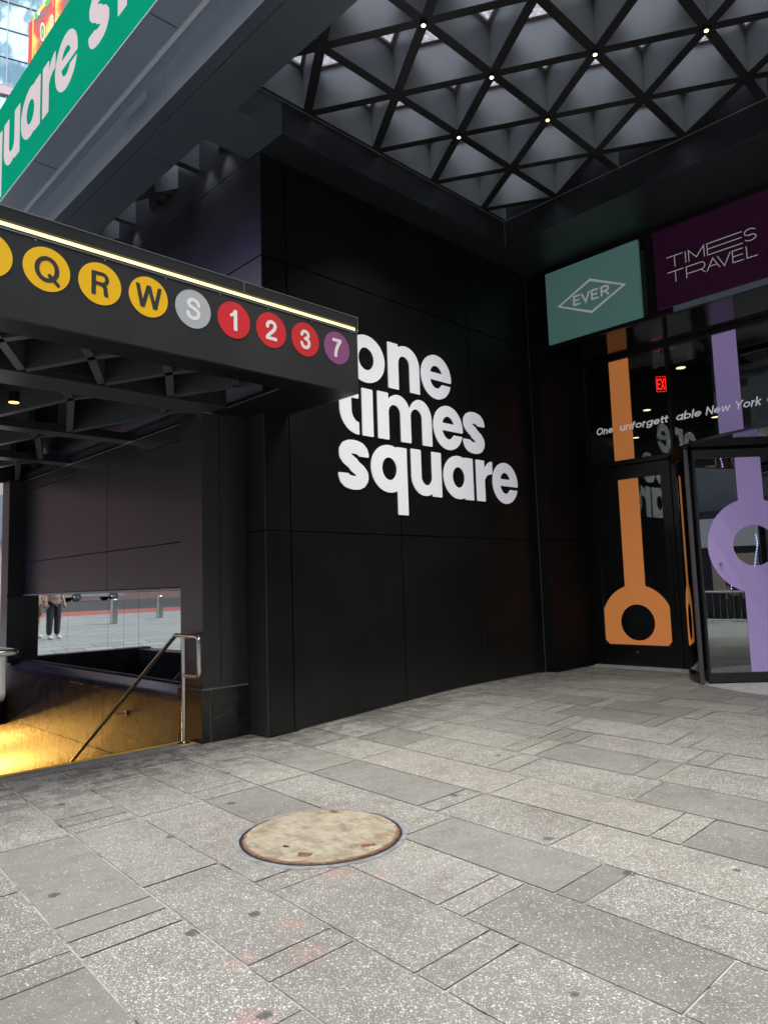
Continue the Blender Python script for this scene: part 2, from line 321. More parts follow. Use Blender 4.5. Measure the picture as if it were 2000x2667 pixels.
def obj(name, mb, m, parent=None, smooth=False, bevel=0.0):
    me = bpy.data.meshes.new(name); off = wloc(parent)
    me.from_pydata([(v[0] - off.x, v[1] - off.y, v[2] - off.z) for v in mb.v], [], mb.f)
    bm = bmesh.new(); bm.from_mesh(me)
    bmesh.ops.remove_doubles(bm, verts=bm.verts, dist=1e-5); bmesh.ops.recalc_face_normals(bm, faces=bm.faces)
    bm.to_mesh(me); bm.free()
    me.materials.append(m); o = bpy.data.objects.new(name, me); COL.objects.link(o); o.parent = parent
    if smooth:
        for p in me.polygons: p.use_smooth = True
        me.set_sharp_from_angle(angle=R(40))
    if bevel:
        b = o.modifiers.new('bevel', 'BEVEL'); b.width = bevel; b.segments = 2; b.limit_method = 'ANGLE'
    return o
def tag(o, label=None, cat=None, group=None, kind=None):
    if label: o['label'] = label
    if cat: o['category'] = cat
    if group: o['group'] = group
    if kind: o['kind'] = kind
    return o
def thing(name, label, cat, loc=(0, 0, 0), group=None):
    o = bpy.data.objects.new(name, None); COL.objects.link(o); o.location = loc; o.empty_display_size = .2
    return tag(o, label, cat, group)
def rbox(mb, *a): return mb.box(*a)

# ------------------------------------------------------------------ ground
def g(x, y):
    s = min(max((x - 3.9) / 4.2, 0), 1); return .15 * s * s * (3 - 2 * s)
def far_z(x, y):                                    # the plaza climbs away behind the stairs
    if y < 13: return 0.0
    if y < 16: return .5 * (y - 13) / 3
    return .5 + max(0, min(y, 42) - 25) * .034
SHY = .062
def slabs():
    mb = MB(); J = .0046
    U = [-4.8, -4.3, -3.82, -3.33, -2.84, -2.34, -1.86, -1.36, -.88, -.38, .11, .60, 1.09, 1.58, 2.04, 2.54, 3.05, 3.55, 4.09, 4.62, 5.13, 5.63, 6.06, 6.56, 7.06, 7.57, 8.06, 8.55, 9.05, 9.54, 10.03, 10.5]
    known = {1.09: [3.65, 3.46, 3.28], 1.58: [5.33, 5.13, 3.78, 2.69, 2.52], 2.04: [6.1, 5.9, 3.39, 3.21, 2.14, 1.97], 2.54: [6.3, 5.2, 3.29, 2.48, 2.31, 1.25],
             3.05: [5.9, 5.7, 3.28, 2.14, 1.97], 3.55: [5.75, 3.63, 3.45, 2.52, 1.35, 1.17], 4.09: [5.9, 5.7, 3.42, 2.15, 1.95], 4.62: [5.6, 3.87, 3.64, 2.53, 1.45]}
    def corner(u, y): x = u + SHY * y; return x, y
    for i in range(len(U) - 1):
        u0, u1 = U[i], U[i + 1]; ys = set(known.get(u0, []))
        rr = random.Random(i * 13 + 5); lo = min(ys) if ys else 4.95; hi = max(ys) if ys else 4.95
        y = lo - (rr.uniform(.85, 1.15) if ys else rr.uniform(.2, 1))
        while y > -3.5:
            ys.add(round(y, 3)); y -= rr.uniform(.16, .2)
            ys.add(round(y, 3))
            if rr.random() < .35: y -= rr.uniform(.17, .2); ys.add(round(y, 3))
            y -= rr.uniform(.85, 1.15)
        if not ys or not known.get(u0):
            y = 4.95 + rr.uniform(.2, 1)
            while y < 6.5: ys.add(round(y, 3)); y += rr.choice([.18, .9, 1.0])
        top = 6.745 if u0 < 3.0 else 6.80
        ys = sorted(v for v in ys | {4.95} if v < top - .1) ; ys = [-3.6] + ys + [top]
        for a, b in zip(ys[:-1], ys[1:]):
            if b - a < .1 and b != top: continue
            nx, ny = 2, max(1, int((b - a) / .3)); jj = J + rr.uniform(-.001, .0015); vs = []; dz = rr.uniform(-.0012, .0012)
            for p in range(nx + 1):
                for q in range(ny + 1):
                    uu = (u0 + jj) + (u1 - u0 - 2 * jj) * p / nx; yy = (a + jj) + (b - a - 2 * jj) * q / ny
                    x, yv = corner(uu, yy)
                    vs.append((x, yv, g(x, yv) + dz))
            fs = [(p * (ny + 1) + q, (p + 1) * (ny + 1) + q, (p + 1) * (ny + 1) + q + 1, p * (ny + 1) + q + 1) for p in range(nx) for q in range(ny)]
            mb.add(vs, fs)
    return mb
tag(obj('pavement', slabs(), M_PAVE), kind='structure')
# one bedding sheet reaching the horizon, open over the stairs
def sheet():
    mb = MB()
    xs = [-400, -120, -60, -30, -15, -8, -5, -2, 0, 1.9, 3.0, 3.87] + [3.9 + .3 * i for i in range(1, 15)] + [9, 11, 20, 60, 120, 400]
    ys = [-400, -120, -60, -30, -15, -8, -3.6, -1, 2, 4.5, 7.02, 8, 10, 13.0, 14, 15, 16, 20, 25, 30, 36, 42, 60, 120, 400]
    idx = {}
    for i, x in enumerate(xs):
        for j, y in enumerate(ys):
            idx[i, j] = len(mb.v); mb.v.append((x, y, g(x, y) * (1 if y < 13 else 0) + far_z(x, y) - .006))
    for i in range(len(xs) - 1):
        for j in range(len(ys) - 1):
            if 1.8 < xs[i] < 3.86 and 7.0 < ys[j] < 12.9: continue
            mb.f.append((idx[i, j], idx[i + 1, j], idx[i + 1, j + 1], idx[i, j + 1]))
    return mb
def split_sheet():
    mb = sheet(); near = MB(); far = MB(); near.v = mb.v; far.v = list(mb.v)
    for f in mb.f:
        c = [sum(mb.v[i][k] for i in f) / 4 for k in (0, 1)]
        (near if (-5 < c[0] < 11 and -3.6 < c[1] < 7) else far).f.append(f)
    return near, far
def clean(mb):
    used = sorted({i for f in mb.f for i in f}); mp = {o: n for n, o in enumerate(used)}
    r = MB(); r.v = [mb.v[i] for i in used]; r.f = [tuple(mp[i] for i in f) for f in mb.f]; return r
_n, _f = split_sheet()
tag(obj('pavement_bed', clean(_n), M_GROUT), kind='structure')
tag(obj('ground', clean(_f), M_PLAZA), kind='structure')
rd = MB(); rd.add([(-90, 31, far_z(0, 31)), (14, 31, far_z(0, 31)), (14, 34, far_z(0, 34)), (-90, 34, far_z(0, 34))], [(0, 1, 2, 3)])
tag(obj('red_lane', rd, M_REDLANE), kind='structure')
rd = MB(); rd.add([(-90, 34.01, far_z(0, 34) + .002), (14, 34.01, far_z(0, 34) + .002), (14, 42, far_z(0, 42) + .002), (-90, 42, far_z(0, 42) + .002), (-90, 60, 1.09), (14, 60, 1.09)], [(0, 1, 2, 3), (3, 2, 5, 4)])
tag(obj('road', rd, M_ASPH), kind='structure')
rd = MB(); rd.add([(-90, -34, .0), (40, -34, .0), (40, -12, .0), (-90, -12, .0)], [(0, 1, 2, 3)])
tag(obj('road', rd, M_ASPH), kind='structure')

# ------------------------------------------------------------------ letters
class G:                                             # glyph outlines as signed distance fields, marched into faces
    @staticmethod
    def ell(X, Z, cx, cz, a, b): return (np.sqrt(((X - cx) / a) ** 2 + ((Z - cz) / b) ** 2) - 1) * min(a, b)
    @staticmethod
    def rect(X, Z, x0, x1, z0, z1): return np.maximum(np.maximum(x0 - X, X - x1), np.maximum(z0 - Z, Z - z1))
    @staticmethod
    def line(X, Z, pts, w):
        d = np.full(X.shape, 9.0)
        for (ax, az), (bx, bz) in zip(pts[:-1], pts[1:]):
            L2 = max((bx - ax) ** 2 + (bz - az) ** 2, 1e-12); t = np.clip(((X - ax) * (bx - ax) + (Z - az) * (bz - az)) / L2, 0, 1)
            d = np.minimum(d, np.hypot(X - ax - t * (bx - ax), Z - az - t * (bz - az)))
        return d - w / 2
U_, I_ = np.minimum, np.maximum
def march(F, x0, x1, z0, z1, h=.0125):
    nx = int(round((x1 - x0) / h)) + 1; nz = int(round((z1 - z0) / h)) + 1
    xs = x0 + h * np.arange(nx); zs = z0 + h * np.arange(nz); X, Z = np.meshgrid(xs, zs, indexing='ij'); D = F(X, Z)
    D = np.where(np.abs(D) < 1e-5, -1e-5, D)
    verts = {}; V = []; Fc = []; edges = {}
    def vid(k, p):
        if k not in verts: verts[k] = len(V); V.append(p)
        return verts[k]
    for i in range(nx - 1):
        for j in range(nz - 1):
            c = [(i, j), (i + 1, j), (i + 1, j + 1), (i, j + 1)]; d = [D[a] for a in c]
            if min(d) > 0: continue
            poly = []
            for k in range(4):
                a, b = c[k], c[(k + 1) % 4]; da, db = d[k], d[(k + 1) % 4]
                if da <= 0: poly.append(vid(a, (xs[a[0]], zs[a[1]])))
                if (da <= 0) != (db <= 0):
                    t = da / (da - db); key = (min(a, b), max(a, b))
                    poly.append(vid(key, (xs[a[0]] + t * (xs[b[0]] - xs[a[0]]), zs[a[1]] + t * (zs[b[1]] - zs[a[1]]))))
            if len(poly) >= 3: Fc.append(tuple(poly))
    for f in Fc:
        for a, b in zip(f, f[1:] + f[:1]): edges[(a, b)] = 1
    bd = [(a, b) for (a, b) in edges if (b, a) not in edges]
    return V, Fc, bd
def flat_solid(mb, V, F, bd, fn, a, b):              # V in (u, v); fn(u, v, depth); front at depth b
    n = len(V); vs = [fn(x, z, a) for x, z in V] + [fn(x, z, b) for x, z in V]
    mb.add(vs, [tuple(i + n for i in f) for f in F] + [tuple(reversed(f)) for f in F] + [(p, q, q + n, p + n) for p, q in bd])
def ring(X, Z, cx, cz, rx=.32, ry=.305, hx=.13, hy=.145): return I_(G.ell(X, Z, cx, cz, rx, ry), -G.ell(X, Z, cx, cz, hx, hy))
def gl_o(X, Z): return ring(X, Z, .32, .305)                                     # each glyph starts at x=0, baseline z=0, x-height .61
def arch(X, Z, xr, w, a0, x_in):                     # arch ending in a leg whose right edge is xr
    rx = xr - a0; out = U_(I_(G.ell(X, Z, a0, .355, rx, .255), .355 - Z), G.rect(X, Z, a0, xr, 0, .36)); out = I_(out, x_in[0] - .02 - X)
    cx = (x_in[0] + x_in[1]) / 2; hw = (x_in[1] - x_in[0]) / 2
    return I_(out, -U_(G.ell(X, Z, cx, .355, hw, hw * 1.05), G.rect(X, Z, x_in[0], x_in[1], -.1, .355)))
def gl_n(X, Z): return U_(G.rect(X, Z, 0, .19, 0, .61), arch(X, Z, .59, .19, .33, (.19, .40)))
def gl_m(X, Z): return U_(U_(G.rect(X, Z, 0, .195, 0, .61), arch(X, Z, .60, .19, .37, (.195, .41))), I_(arch(X, Z, 1.01, .19, .79, (.60, .82)), .50 - X))
def gl_u(X, Z): return gl_n(.60 - X, .61 - Z)
def gl_i(X, Z): return G.rect(X, Z, 0, .185, 0, .60)
def gl_e(X, Z):
    cx, cz = .308, .305; o = G.ell(X, Z, cx, cz, .308, .310)
    up_ = I_(G.ell(X, Z, cx, cz, .135, .160), .365 - Z); lo = I_(G.ell(X, Z, cx, cz, .135, .160), Z - .262)
    slit = G.rect(X, Z, cx, 1, .212, .262); return I_(o, -U_(U_(up_, lo), slit))
def gl_s(X, Z):
    h = [(.163, .10), (.158, .150), (.125, .192), (.065, .216), (0, .222), (-.07, .215), (-.125, .190), (-.152, .150), (-.148, .108), (-.110, .070), (-.05, .035), (0, .008)]
    p = h + [(-x, -z) for x, z in h[::-1]]; p = [(x + .255, z + .302) for x, z in p]
    d = G.line(X, Z, p, .168); cut = U_(G.rect(X, Z, .28, .9, .30, .405), G.rect(X, Z, -.4, .23, .20, .302)); mid = G.ell(X, Z, .255, .302, .17, .12)
    return U_(I_(d, -cut), I_(d, G.ell(X, Z, .255, .302, .20, .11)) * 1.0)
def gl_s(X, Z):
    h = [(.165, .135), (.150, .175), (.115, .202), (.06, .217), (0, .222), (-.065, .216), (-.118, .194), (-.148, .155), (-.147, .112), (-.112, .073), (-.05, .036), (0, .008)]
    p = h + [(-x, -z) for x, z in h[::-1]]; p = [(x + .255, z + .302) for x, z in p]; d = G.line(X, Z, p, .166)
    cut1 = G.rect(X, Z, .33, .9, .33, .412); cut2 = G.rect(X, Z, -.4, .18, .192, .274)
    return I_(d, -U_(I_(cut1, -G.line(X, Z, p[8:-8], .166)), I_(cut2, -G.line(X, Z, p[8:-8], .166))))
def gl_t(X, Z):
    st = G.rect(X, Z, 0, .19, .28, .76); bar = G.rect(X, Z, -.08, .31, .45, .60)
    bowl = I_(I_(I_(G.ell(X, Z, .31, .31, .31, .31), -G.ell(X, Z, .31, .31, .12, .155)), X - .31), Z - .31); return U_(U_(st, bar), bowl)
def gl_q(X, Z): return U_(ring(X, Z, .32, .305), G.rect(X, Z, .455, .64, -.275, .60)) 
def gl_a(X, Z): return U_(ring(X, Z, .32, .305), G.rect(X, Z, .45, .64, 0, .60))
def gl_r(X, Z):
    arm = I_(I_(I_(G.ell(X, Z, .40, .33, .24, .275), -G.ell(X, Z, .40, .33, .19, .085)), X - .38), .33 - Z)
    return U_(G.rect(X, Z, 0, .19, 0, .60), arm)
GLY = {}
def glyph(ch):
    if ch not in GLY:
        f, wd, z0, z1 = {'o': (gl_o, .64, 0, .61), 'n': (gl_n, .59, 0, .61), 'e': (gl_e, .62, -.005, .615), 't': (gl_t, .31, 0, .76), 'i': (gl_i, .19, 0, .6), 'm': (gl_m, 1.01, 0, .61), 's': (gl_s, .51, 0, .61), 'q': (gl_q, .64, -.275, .61), 'u': (gl_u, .60, 0, .61), 'a': (gl_a, .64, 0, .61), 'r': (gl_r, .38, 0, .61)}[ch]
        x0 = -.09 if ch == 't' else -.02; GLY[ch] = march(f, x0 - .0063, wd + .02, z0 - .0213, z1 + .02)
    return GLY[ch]
LINES = [('o', 5.66, 4.075), ('n', 6.36, 4.08), ('e', 6.985, 4.08),
         ('t', 5.52, 3.395), ('i', 5.885, 3.395), ('m', 6.15, 3.395), ('e', 7.197, 3.395), ('s', 7.815, 3.40),
         ('s', 5.472, 2.712), ('q', 6.01, 2.715), ('u', 6.72, 2.715), ('a', 7.365, 2.715), ('r', 8.08, 2.715), ('e', 8.46, 2.715)]

# thin-stroke and font text
def stroke(mb, pts, w, fn, a, b):                    # mitred flat stroke
    P = [Vector(p) for p in pts]; Lf = []; Rt = []
    for i, p in enumerate(P):
        t0 = (p - P[i - 1]).normalized() if i else None; t1 = (P[i + 1] - p).normalized() if i < len(P) - 1 else None
        if t0 is None: nrm = Vector((-t1.y, t1.x)); k = 1
        elif t1 is None: nrm = Vector((-t0.y, t0.x)); k = 1
        else:
            n0 = Vector((-t0.y, t0.x)); n1 = Vector((-t1.y, t1.x)); nrm = (n0 + n1).normalized(); k = min(1 / max(nrm.dot(n0), .3), 3)
        Lf.append(p + nrm * w / 2 * k); Rt.append(p - nrm * w / 2 * k)
    for i in range(len(P) - 1):
        q = [Rt[i], Rt[i + 1], Lf[i + 1], Lf[i]]; n = 4
        v = [fn(c.x, c.y, a) for c in q] + [fn(c.x, c.y, b) for c in q]
        f = [(3, 2, 1, 0), (4, 5, 6, 7), (0, 1, 5, 4), (2, 3, 7, 6)]
        if i == 0: f.append((3, 0, 4, 7))
        if i == len(P) - 2: f.append((1, 2, 6, 5))
        mb.add(v, f)
def bounds(V): xs = [v[0] for v in V]; ys = [v[1] for v in V]; return min(xs), max(xs), min(ys), max(ys)

# the white letters on the wall
fnW = lambda u, v, d: (u, 6.379 - d, v)
sg = thing('wall_letters', 'big white rounded lowercase letters reading one times square on the black wall', 'sign', (7.3, 6.38, 2.4))
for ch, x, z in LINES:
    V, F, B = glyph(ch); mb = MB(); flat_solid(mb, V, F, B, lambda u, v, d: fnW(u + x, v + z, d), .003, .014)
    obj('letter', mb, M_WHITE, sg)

# ------------------------------------------------------------------ the tower's base building
bd = thing('office_building', 'black metal clad building with coffered entrance ceiling, glass doors and dark panel walls', 'building', (8, 6.4, 0))
ZS, ZC, ZG = 6.49, 6.875, 7.34
def panels_y(mb, y, cols, rows, t=.04, gp=.007):     # wall cladding facing -Y
    for a, b in zip(cols[:-1], cols[1:]):
        for c, d in zip(rows[:-1], rows[1:]):
            mb.box(a + gp, y, c + gp, b - gp, y + t, d - gp)
            for i in range(len(mb.v) - 8, len(mb.v)):      # cladding never hangs perfectly true
                v = mb.v[i]
                if v[1] == y: mb.v[i] = (v[0], y + random.uniform(0, .004), v[2])
def panels_x(mb, x, cols, rows, t=.04, gp=.007):     # wall cladding facing -X
    for a, b in zip(cols[:-1], cols[1:]):
        for c, d in zip(rows[:-1], rows[1:]):
            mb.box(x, a + gp, c + gp, x + t, b - gp, d - gp)
mb = MB(); panels_y(mb, 6.379, [4.444, 4.78, 6.52, 8.04, 9.583], [0.01, 2.18, 5.27, 6.483]); obj('wall_cladding', mb, M_BLACK, bd, bevel=.003)
mb = MB(); mb.box(4.475, 6.413, -.3, 9.6, 6.6, 6.484); obj('backing_wall', mb, M_GROOVE, bd)
mb = MB(); panels_x(mb, 4.437, [6.379, 14.0], [0.01, 2.18, 5.27, 6.484, 7.3]); obj('return_cladding', mb, M_RETURN, bd, bevel=.003)
mb = MB(); mb.box(4.47, 6.61, -.3, 4.9, 14, 7.34); obj('backing_wall', mb, M_GROOVE, bd)
# door jamb column
mb = MB(); mb.box(9.592, 6.194, -.1, 10.9, 6.6, 2.173); mb.box(9.592, 6.194, 2.187, 10.9, 6.6, 5.17); obj('jamb_column', mb, mat('jamb_panel', (.006, .0065, .007), .6, spec=.15), bd, bevel=.003)
mb = MB(); mb.box(9.588, 6.378, -.1, 9.592, 6.385, 6.48); obj('edge_trim', mb, M_EDGE, bd)
# kick strip at the wall foot
mb = MB()
for i in range(12):
    xa = 4.85 + i * .38; xb = xa + .38; mb.add([(xa, 6.372, g(xa, 6) - .01), (xb, 6.372, g(xb, 6) - .01), (xb, 6.372, g(xb, 6) + .012), (xa, 6.372, g(xa, 6) + .012), (xa, 6.378, g(xa, 6) - .01), (xb, 6.378, g(xb, 6) - .01), (xb, 6.378, g(xb, 6) + .012), (xa, 6.378, g(xa, 6) + .012)], [(0, 1, 2, 3), (3, 2, 6, 7), (7, 6, 5, 4)])
obj('kick_strip', mb, M_EDGE, bd)

# coffered ceiling
def lattice(x0, x1, y0, y1, wd, za, zb):
    bm = bmesh.new(); sx, sy = 1.056, .90
    def hole(tri):
        A = [Vector((p[0], p[1])) for p in tri]; n = 3; off = []
        cen = (A[0] + A[1] + A[2]) / 3
        ins = []
        for i in range(3):
            p, q = A[i], A[(i + 1) % 3]; t = (q - p).normalized(); nr = Vector((-t.y, t.x))
            if (cen - p).dot(nr) < 0: nr = -nr
            ins.append((p + nr * wd / 2, t))
        pts = []
        for i in range(3):
            (p, t), (q, s_) = ins[i - 1], ins[i]
            den = t.x * s_.y - t.y * s_.x; k = ((q.x - p.x) * s_.y - (q.y - p.y) * s_.x) / den; pts.append(p + t * k)
        return A, pts
    def quad(a, b, c, d): bm.faces.new([bm.verts.new(v) for v in (a, b, c, d)])
    k0 = int(math.floor((y0 - 5.955) / sy)) - 1; k1 = int(math.ceil((y1 - 5.955) / sy)) + 1
    for k in range(k0, k1):
        ya, yb = 5.955 + k * sy, 5.955 + (k + 1) * sy; oa = 4.79 if k % 2 == 0 else 4.262
        i0 = int((x0 - oa) / sx) - 2; i1 = int((x1 - oa) / sx) + 3
        for i in range(i0, i1):
            xa = oa + i * sx
            for tri in (((xa, ya), (xa + sx, ya), (xa + sx / 2, yb)), ((xa + sx / 2, yb), (xa + sx, ya), (xa + 1.5 * sx, yb))):
                A, P = hole(tri)
                for j in range(3):
                    a, b = A[j], A[(j + 1) % 3]; c, d = P[(j + 1) % 3], P[j]
                    quad((a.x, a.y, za), (b.x, b.y, za), (c.x, c.y, za), (d.x, d.y, za))
                    quad((d.x, d.y, za), (c.x, c.y, za), (c.x, c.y, zb), (d.x, d.y, zb))
                    quad((a.x, a.y, zb), (b.x, b.y, zb), (c.x, c.y, zb), (d.x, d.y, zb))
    bmesh.ops.remove_doubles(bm, verts=bm.verts, dist=1e-4)
    for co, no in (((x0, 0, 0), (-1, 0, 0)), ((x1, 0, 0), (1, 0, 0)), ((0, y0, 0), (0, -1, 0)), ((0, y1, 0), (0, 1, 0))):
        bmesh.ops.bisect_plane(bm, geom=bm.verts[:] + bm.edges[:] + bm.faces[:], plane_co=co, plane_no=no, clear_outer=True)
    bm.verts.index_update(); out = []
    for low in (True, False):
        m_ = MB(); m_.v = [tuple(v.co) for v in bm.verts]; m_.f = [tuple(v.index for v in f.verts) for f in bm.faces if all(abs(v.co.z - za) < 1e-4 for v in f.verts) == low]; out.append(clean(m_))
    bm.free(); return out
for ar in ((3.856, 8.478, -3.2, 5.948), (3.856, 4.435, 6.60, 13.9)):
    lo, hi = lattice(*ar, .10, ZC, ZG); cf = obj('coffered_ceiling', hi, M_COFFER, bd); obj('shaded_underside', lo, M_UNDER, cf)  # down-facing faces split off to take the painted shade
lo, hi = lattice(3.87, 8.46, -3.2, 5.93, .17, ZG + .004, ZG + .03); lo2 = MB(); lo2.add(lo.v, lo.f); lo2.add(hi.v, hi.f); obj('skylight_frame', lo2, M_ZINC, bd)
mb = MB(); mb.box(3.86, -3.2, ZG + .034, 8.47, 5.94, ZG + .05); mb.box(3.86, 6.61, ZG + .034, 4.43, 13.9, ZG + .05); obj('skylight_glass', mb, M_SKYGL, bd)
# soffits and the tray sides
mb = MB()
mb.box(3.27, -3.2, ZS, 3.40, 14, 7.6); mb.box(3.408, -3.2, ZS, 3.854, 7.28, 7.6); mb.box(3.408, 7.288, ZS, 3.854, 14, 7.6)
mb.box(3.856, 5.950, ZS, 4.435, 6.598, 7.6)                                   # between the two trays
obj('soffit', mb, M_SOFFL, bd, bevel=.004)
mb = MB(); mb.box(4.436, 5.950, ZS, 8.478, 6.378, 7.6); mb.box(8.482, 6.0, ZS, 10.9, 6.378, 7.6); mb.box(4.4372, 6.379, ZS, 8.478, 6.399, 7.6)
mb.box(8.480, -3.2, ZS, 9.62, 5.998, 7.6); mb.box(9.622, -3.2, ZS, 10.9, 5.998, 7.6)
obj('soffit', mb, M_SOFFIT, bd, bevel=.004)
mb = MB(); mb.box(3.856, 5.940, ZC - .008, 8.478, 5.949, ZC + .004); mb.box(8.471, -3.2, ZC - .008, 8.479, 5.939, ZC + .004); mb.box(8.470, 5.939, ZS + .002, 8.479, 5.948, ZC - .01)
obj('tray_trim', mb, M_EDGE, bd)
mb = MB(); mb.box(3.862, 6.590, ZS + .004, 3.868, 6.597, ZC); obj('tray_trim', mb, M_EDGE, bd)
# face of the body behind the marquee, with the small light housing
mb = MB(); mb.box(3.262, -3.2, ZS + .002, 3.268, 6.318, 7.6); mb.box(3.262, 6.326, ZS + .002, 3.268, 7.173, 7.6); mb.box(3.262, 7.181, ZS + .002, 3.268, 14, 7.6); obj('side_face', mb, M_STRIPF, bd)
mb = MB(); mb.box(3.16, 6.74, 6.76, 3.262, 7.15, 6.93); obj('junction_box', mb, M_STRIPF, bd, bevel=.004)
# upper tower mass over the hall
mb = MB(); mb.box(6.3, 6.62, 6.488, 10.9, 16, 40); mb.box(9.8, -14, 7.62, 24, 6.61, 40); mb.box(4.95, 7.41, 6.0, 6.29, 14, 6.48); mb.box(4.95, 6.62, -.2, 10.9, 7.4, 6.484); mb.box(3.9, 6.62, 7.40, 10.9, 7.2, 7.6) if False else None; mb.box(4.45, 6.40, 6.49, 10.9, 7.2, 7.61); mb.box(9.69, -3.2, 5.245, 10.9, 6.19, 6.485); mb.box(9.62, 6.2, 5.175, 10.9, 6.61, 6.486); obj('tower_wall', mb, M_BLACK, bd)

# sign band over the doors
mb = MB(); mb.box(9.60, -3.2, 6.40, 9.66, 6.193, 6.487); mb.box(9.60, -3.2, 5.17, 9.66, 6.193, 5.228); mb.box(9.60, 6.06, 5.23, 9.66, 6.193, 6.398); mb.box(9.60, 4.235, 5.23, 9.66, 4.36, 6.398)
obj('sign_band_frame', mb, M_FRAME, bd, bevel=.003)
mb = MB(); mb.box(9.665, -3.2, 5.172, 10.79, 6.19, 5.24); obj('band_soffit', mb, M_GLOSSB, bd)
mb = MB(); mb.box(9.64, -3.2, 5.24, 9.68, 6.05, 6.395); obj('band_backing', mb, M_GLOSSB, bd)
mb = MB(); mb.box(9.625, 4.375, 5.27, 9.637, 4.435, 6.22); obj('spandrel_pane', mb, mat('green_grey_pane', (.02, .035, .034), .3), bd)

# glazed front
XG = 10.8
mb = MB()
def bar(y0, y1, z0, z1, p=.0): mb.box(XG - .05 - p, y0, z0, XG + .06, y1, z1)
bar(-3.2, 6.19, 5.10, 5.168); bar(-3.2, 6.19, 3.36, 3.44, .01); bar(6.10, 6.192, 3.443, 5.097); bar(4.645, 4.69, 3.443, 5.097); bar(.62, .67, 3.443, 5.097)
bar(6.05, 6.192, .1, 3.357); bar(4.50, 4.72, .1, 3.357); bar(.62, .80, .1, 3.357); bar(-3.2, -.9, .1, .3)
obj('storefront_frame', mb, M_FRAME, bd, bevel=.004)
mb = MB(); mb.box(XG - .006, 4.69, 3.44, XG + .006, 6.10, 5.10); mb.box(XG - .006, .67, 3.44, XG + .006, 4.645, 5.10); mb.box(XG - .006, -3.2, 3.44, XG + .006, .62, 5.10); mb.box(XG - .006, -3.2, .3, XG + .006, .62, 3.36)
wn = obj('window', mb, M_GLASS, bd)
fnG = lambda u, v, d: (XG - .006 - d, -u, v)         # u runs along -Y (reading direction)
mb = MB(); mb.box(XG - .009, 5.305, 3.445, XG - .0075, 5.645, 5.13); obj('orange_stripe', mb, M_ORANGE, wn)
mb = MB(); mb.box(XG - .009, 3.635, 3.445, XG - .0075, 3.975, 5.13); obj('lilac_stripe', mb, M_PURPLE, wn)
# monoline and grotesque characters drawn as strokes, cap height 1
def arc(cx, cz, rx, rz, a0, a1, n=16): return [(cx + rx * math.cos(R(a0 + (a1 - a0) * i / n)), cz + rz * math.sin(R(a0 + (a1 - a0) * i / n))) for i in range(n + 1)]
def mono(w):
    r = .29; h = .70 - w / 2; rz = (.70 - w) / 2; c = w / 2 + rz; o = lambda x: [arc(x, c, r, rz, 0, 360, 32)]; q = r + w / 2
    return {
     'O': (2 * .43 + w, [arc(.43 + w / 2, .5, .43, .5 - w / 2, 0, 360, 40)]),
     'n': (.48 + w, [[(w / 2, 0), (w / 2, .70)], arc(w / 2 + .24, .70 - w / 2 - .24, .24, .24, 180, 0) + [(w / 2 + .48, 0)]]),
     'u': (.48 + w, [[(w / 2, .70), (w / 2, .24 + w / 2)] + arc(w / 2 + .24, .24 + w / 2, .24, .24, 180, 360), [(w / 2 + .48, .70), (w / 2 + .48, 0)]]),
     'e': (2 * q, [[(q - r + .02, c), (q + r, c)] + arc(q, c, r, rz, 0, 318, 30)]),
     'o': (2 * q, o(q)), 'f': (.38, [[(.14, 0), (.14, .78)] + arc(.14 + .17, .78, .17, .17, 180, 100, 8), [(0, .63), (.36, .63)]]),
     'r': (.36, [[(w / 2, 0), (w / 2, .70)], arc(w / 2 + .24, .70 - w / 2 - .24, .24, .24, 180, 95)]),
     'g': (2 * q, o(q) + [[(q + r, .70), (q + r, -.02)] + arc(q, -.02, r, .20, 0, -155, 14)]),
     't': (.36, [[(.14, .90), (.14, .20)] + arc(.14 + .15, .15 + w / 2, .15, .15, 180, 275, 8), [(0, .63), (.36, .63)]]),
     'a': (2 * q, o(q) + [[(q + r, .70), (q + r, 0)]]), 'b': (2 * q, o(q) + [[(w / 2, 1.04), (w / 2, 0)]]), 'l': (w, [[(w / 2, 0), (w / 2, 1.04)]]),
     'N': (.66 + w, [[(w / 2, 0), (w / 2, 1)], [(w / 2, .98), (w / 2 + .66, .02)], [(w / 2 + .66, 0), (w / 2 + .66, 1)]]),
     'w': (.98, [[(.04, .68), (.25, .03), (.49, .66), (.73, .03), (.94, .68)]]),
     'Y': (.80, [[(.04, .98), (.40, .44)], [(.76, .98), (.40, .44), (.40, 0)]]), 'k': (.54, [[(w / 2, 0), (w / 2, 1.04)], [(.48, .68), (.10, .33)], [(.22, .42), (.50, .02)]]),
     'C': (.84, [arc(.43 + w / 2, .5, .43, .5 - w / 2, 45, 315, 30)]), 'i': (w, [[(w / 2, 0), (w / 2, .70)], [(w / 2, .93), (w / 2, .94)]]), 'y': (.56, [[(.04, .68), (.29, .06)], [(.54, .68), (.20, -.22)]]),
     'E': (.6, [[(.58, w / 2), (w / 2, w / 2), (w / 2, 1 - w / 2), (.58, 1 - w / 2)], [(w / 2, .5), (.54, .5)]]), 'X': (.7, [[(.06, .02), (.64, .98)], [(.64, .02), (.06, .98)]]), 'I': (w, [[(w / 2, 0), (w / 2, 1)]]), 'T': (.64, [[(0.02, 1 - w / 2), (.62, 1 - w / 2)], [(.32, .95), (.32, 0)]]),
     's': (.46, [[(.40, .56)] + arc(.23, .53, .15, .12, 20, 250, 12) + arc(.23, .19, .17, .14, 80, -150, 12)]), 'v': (.56, [[(.04, .68), (.28, .03), (.52, .68)]]), 'p': (2 * q, o(q) + [[(w / 2, .70), (w / 2, -.28)]])}
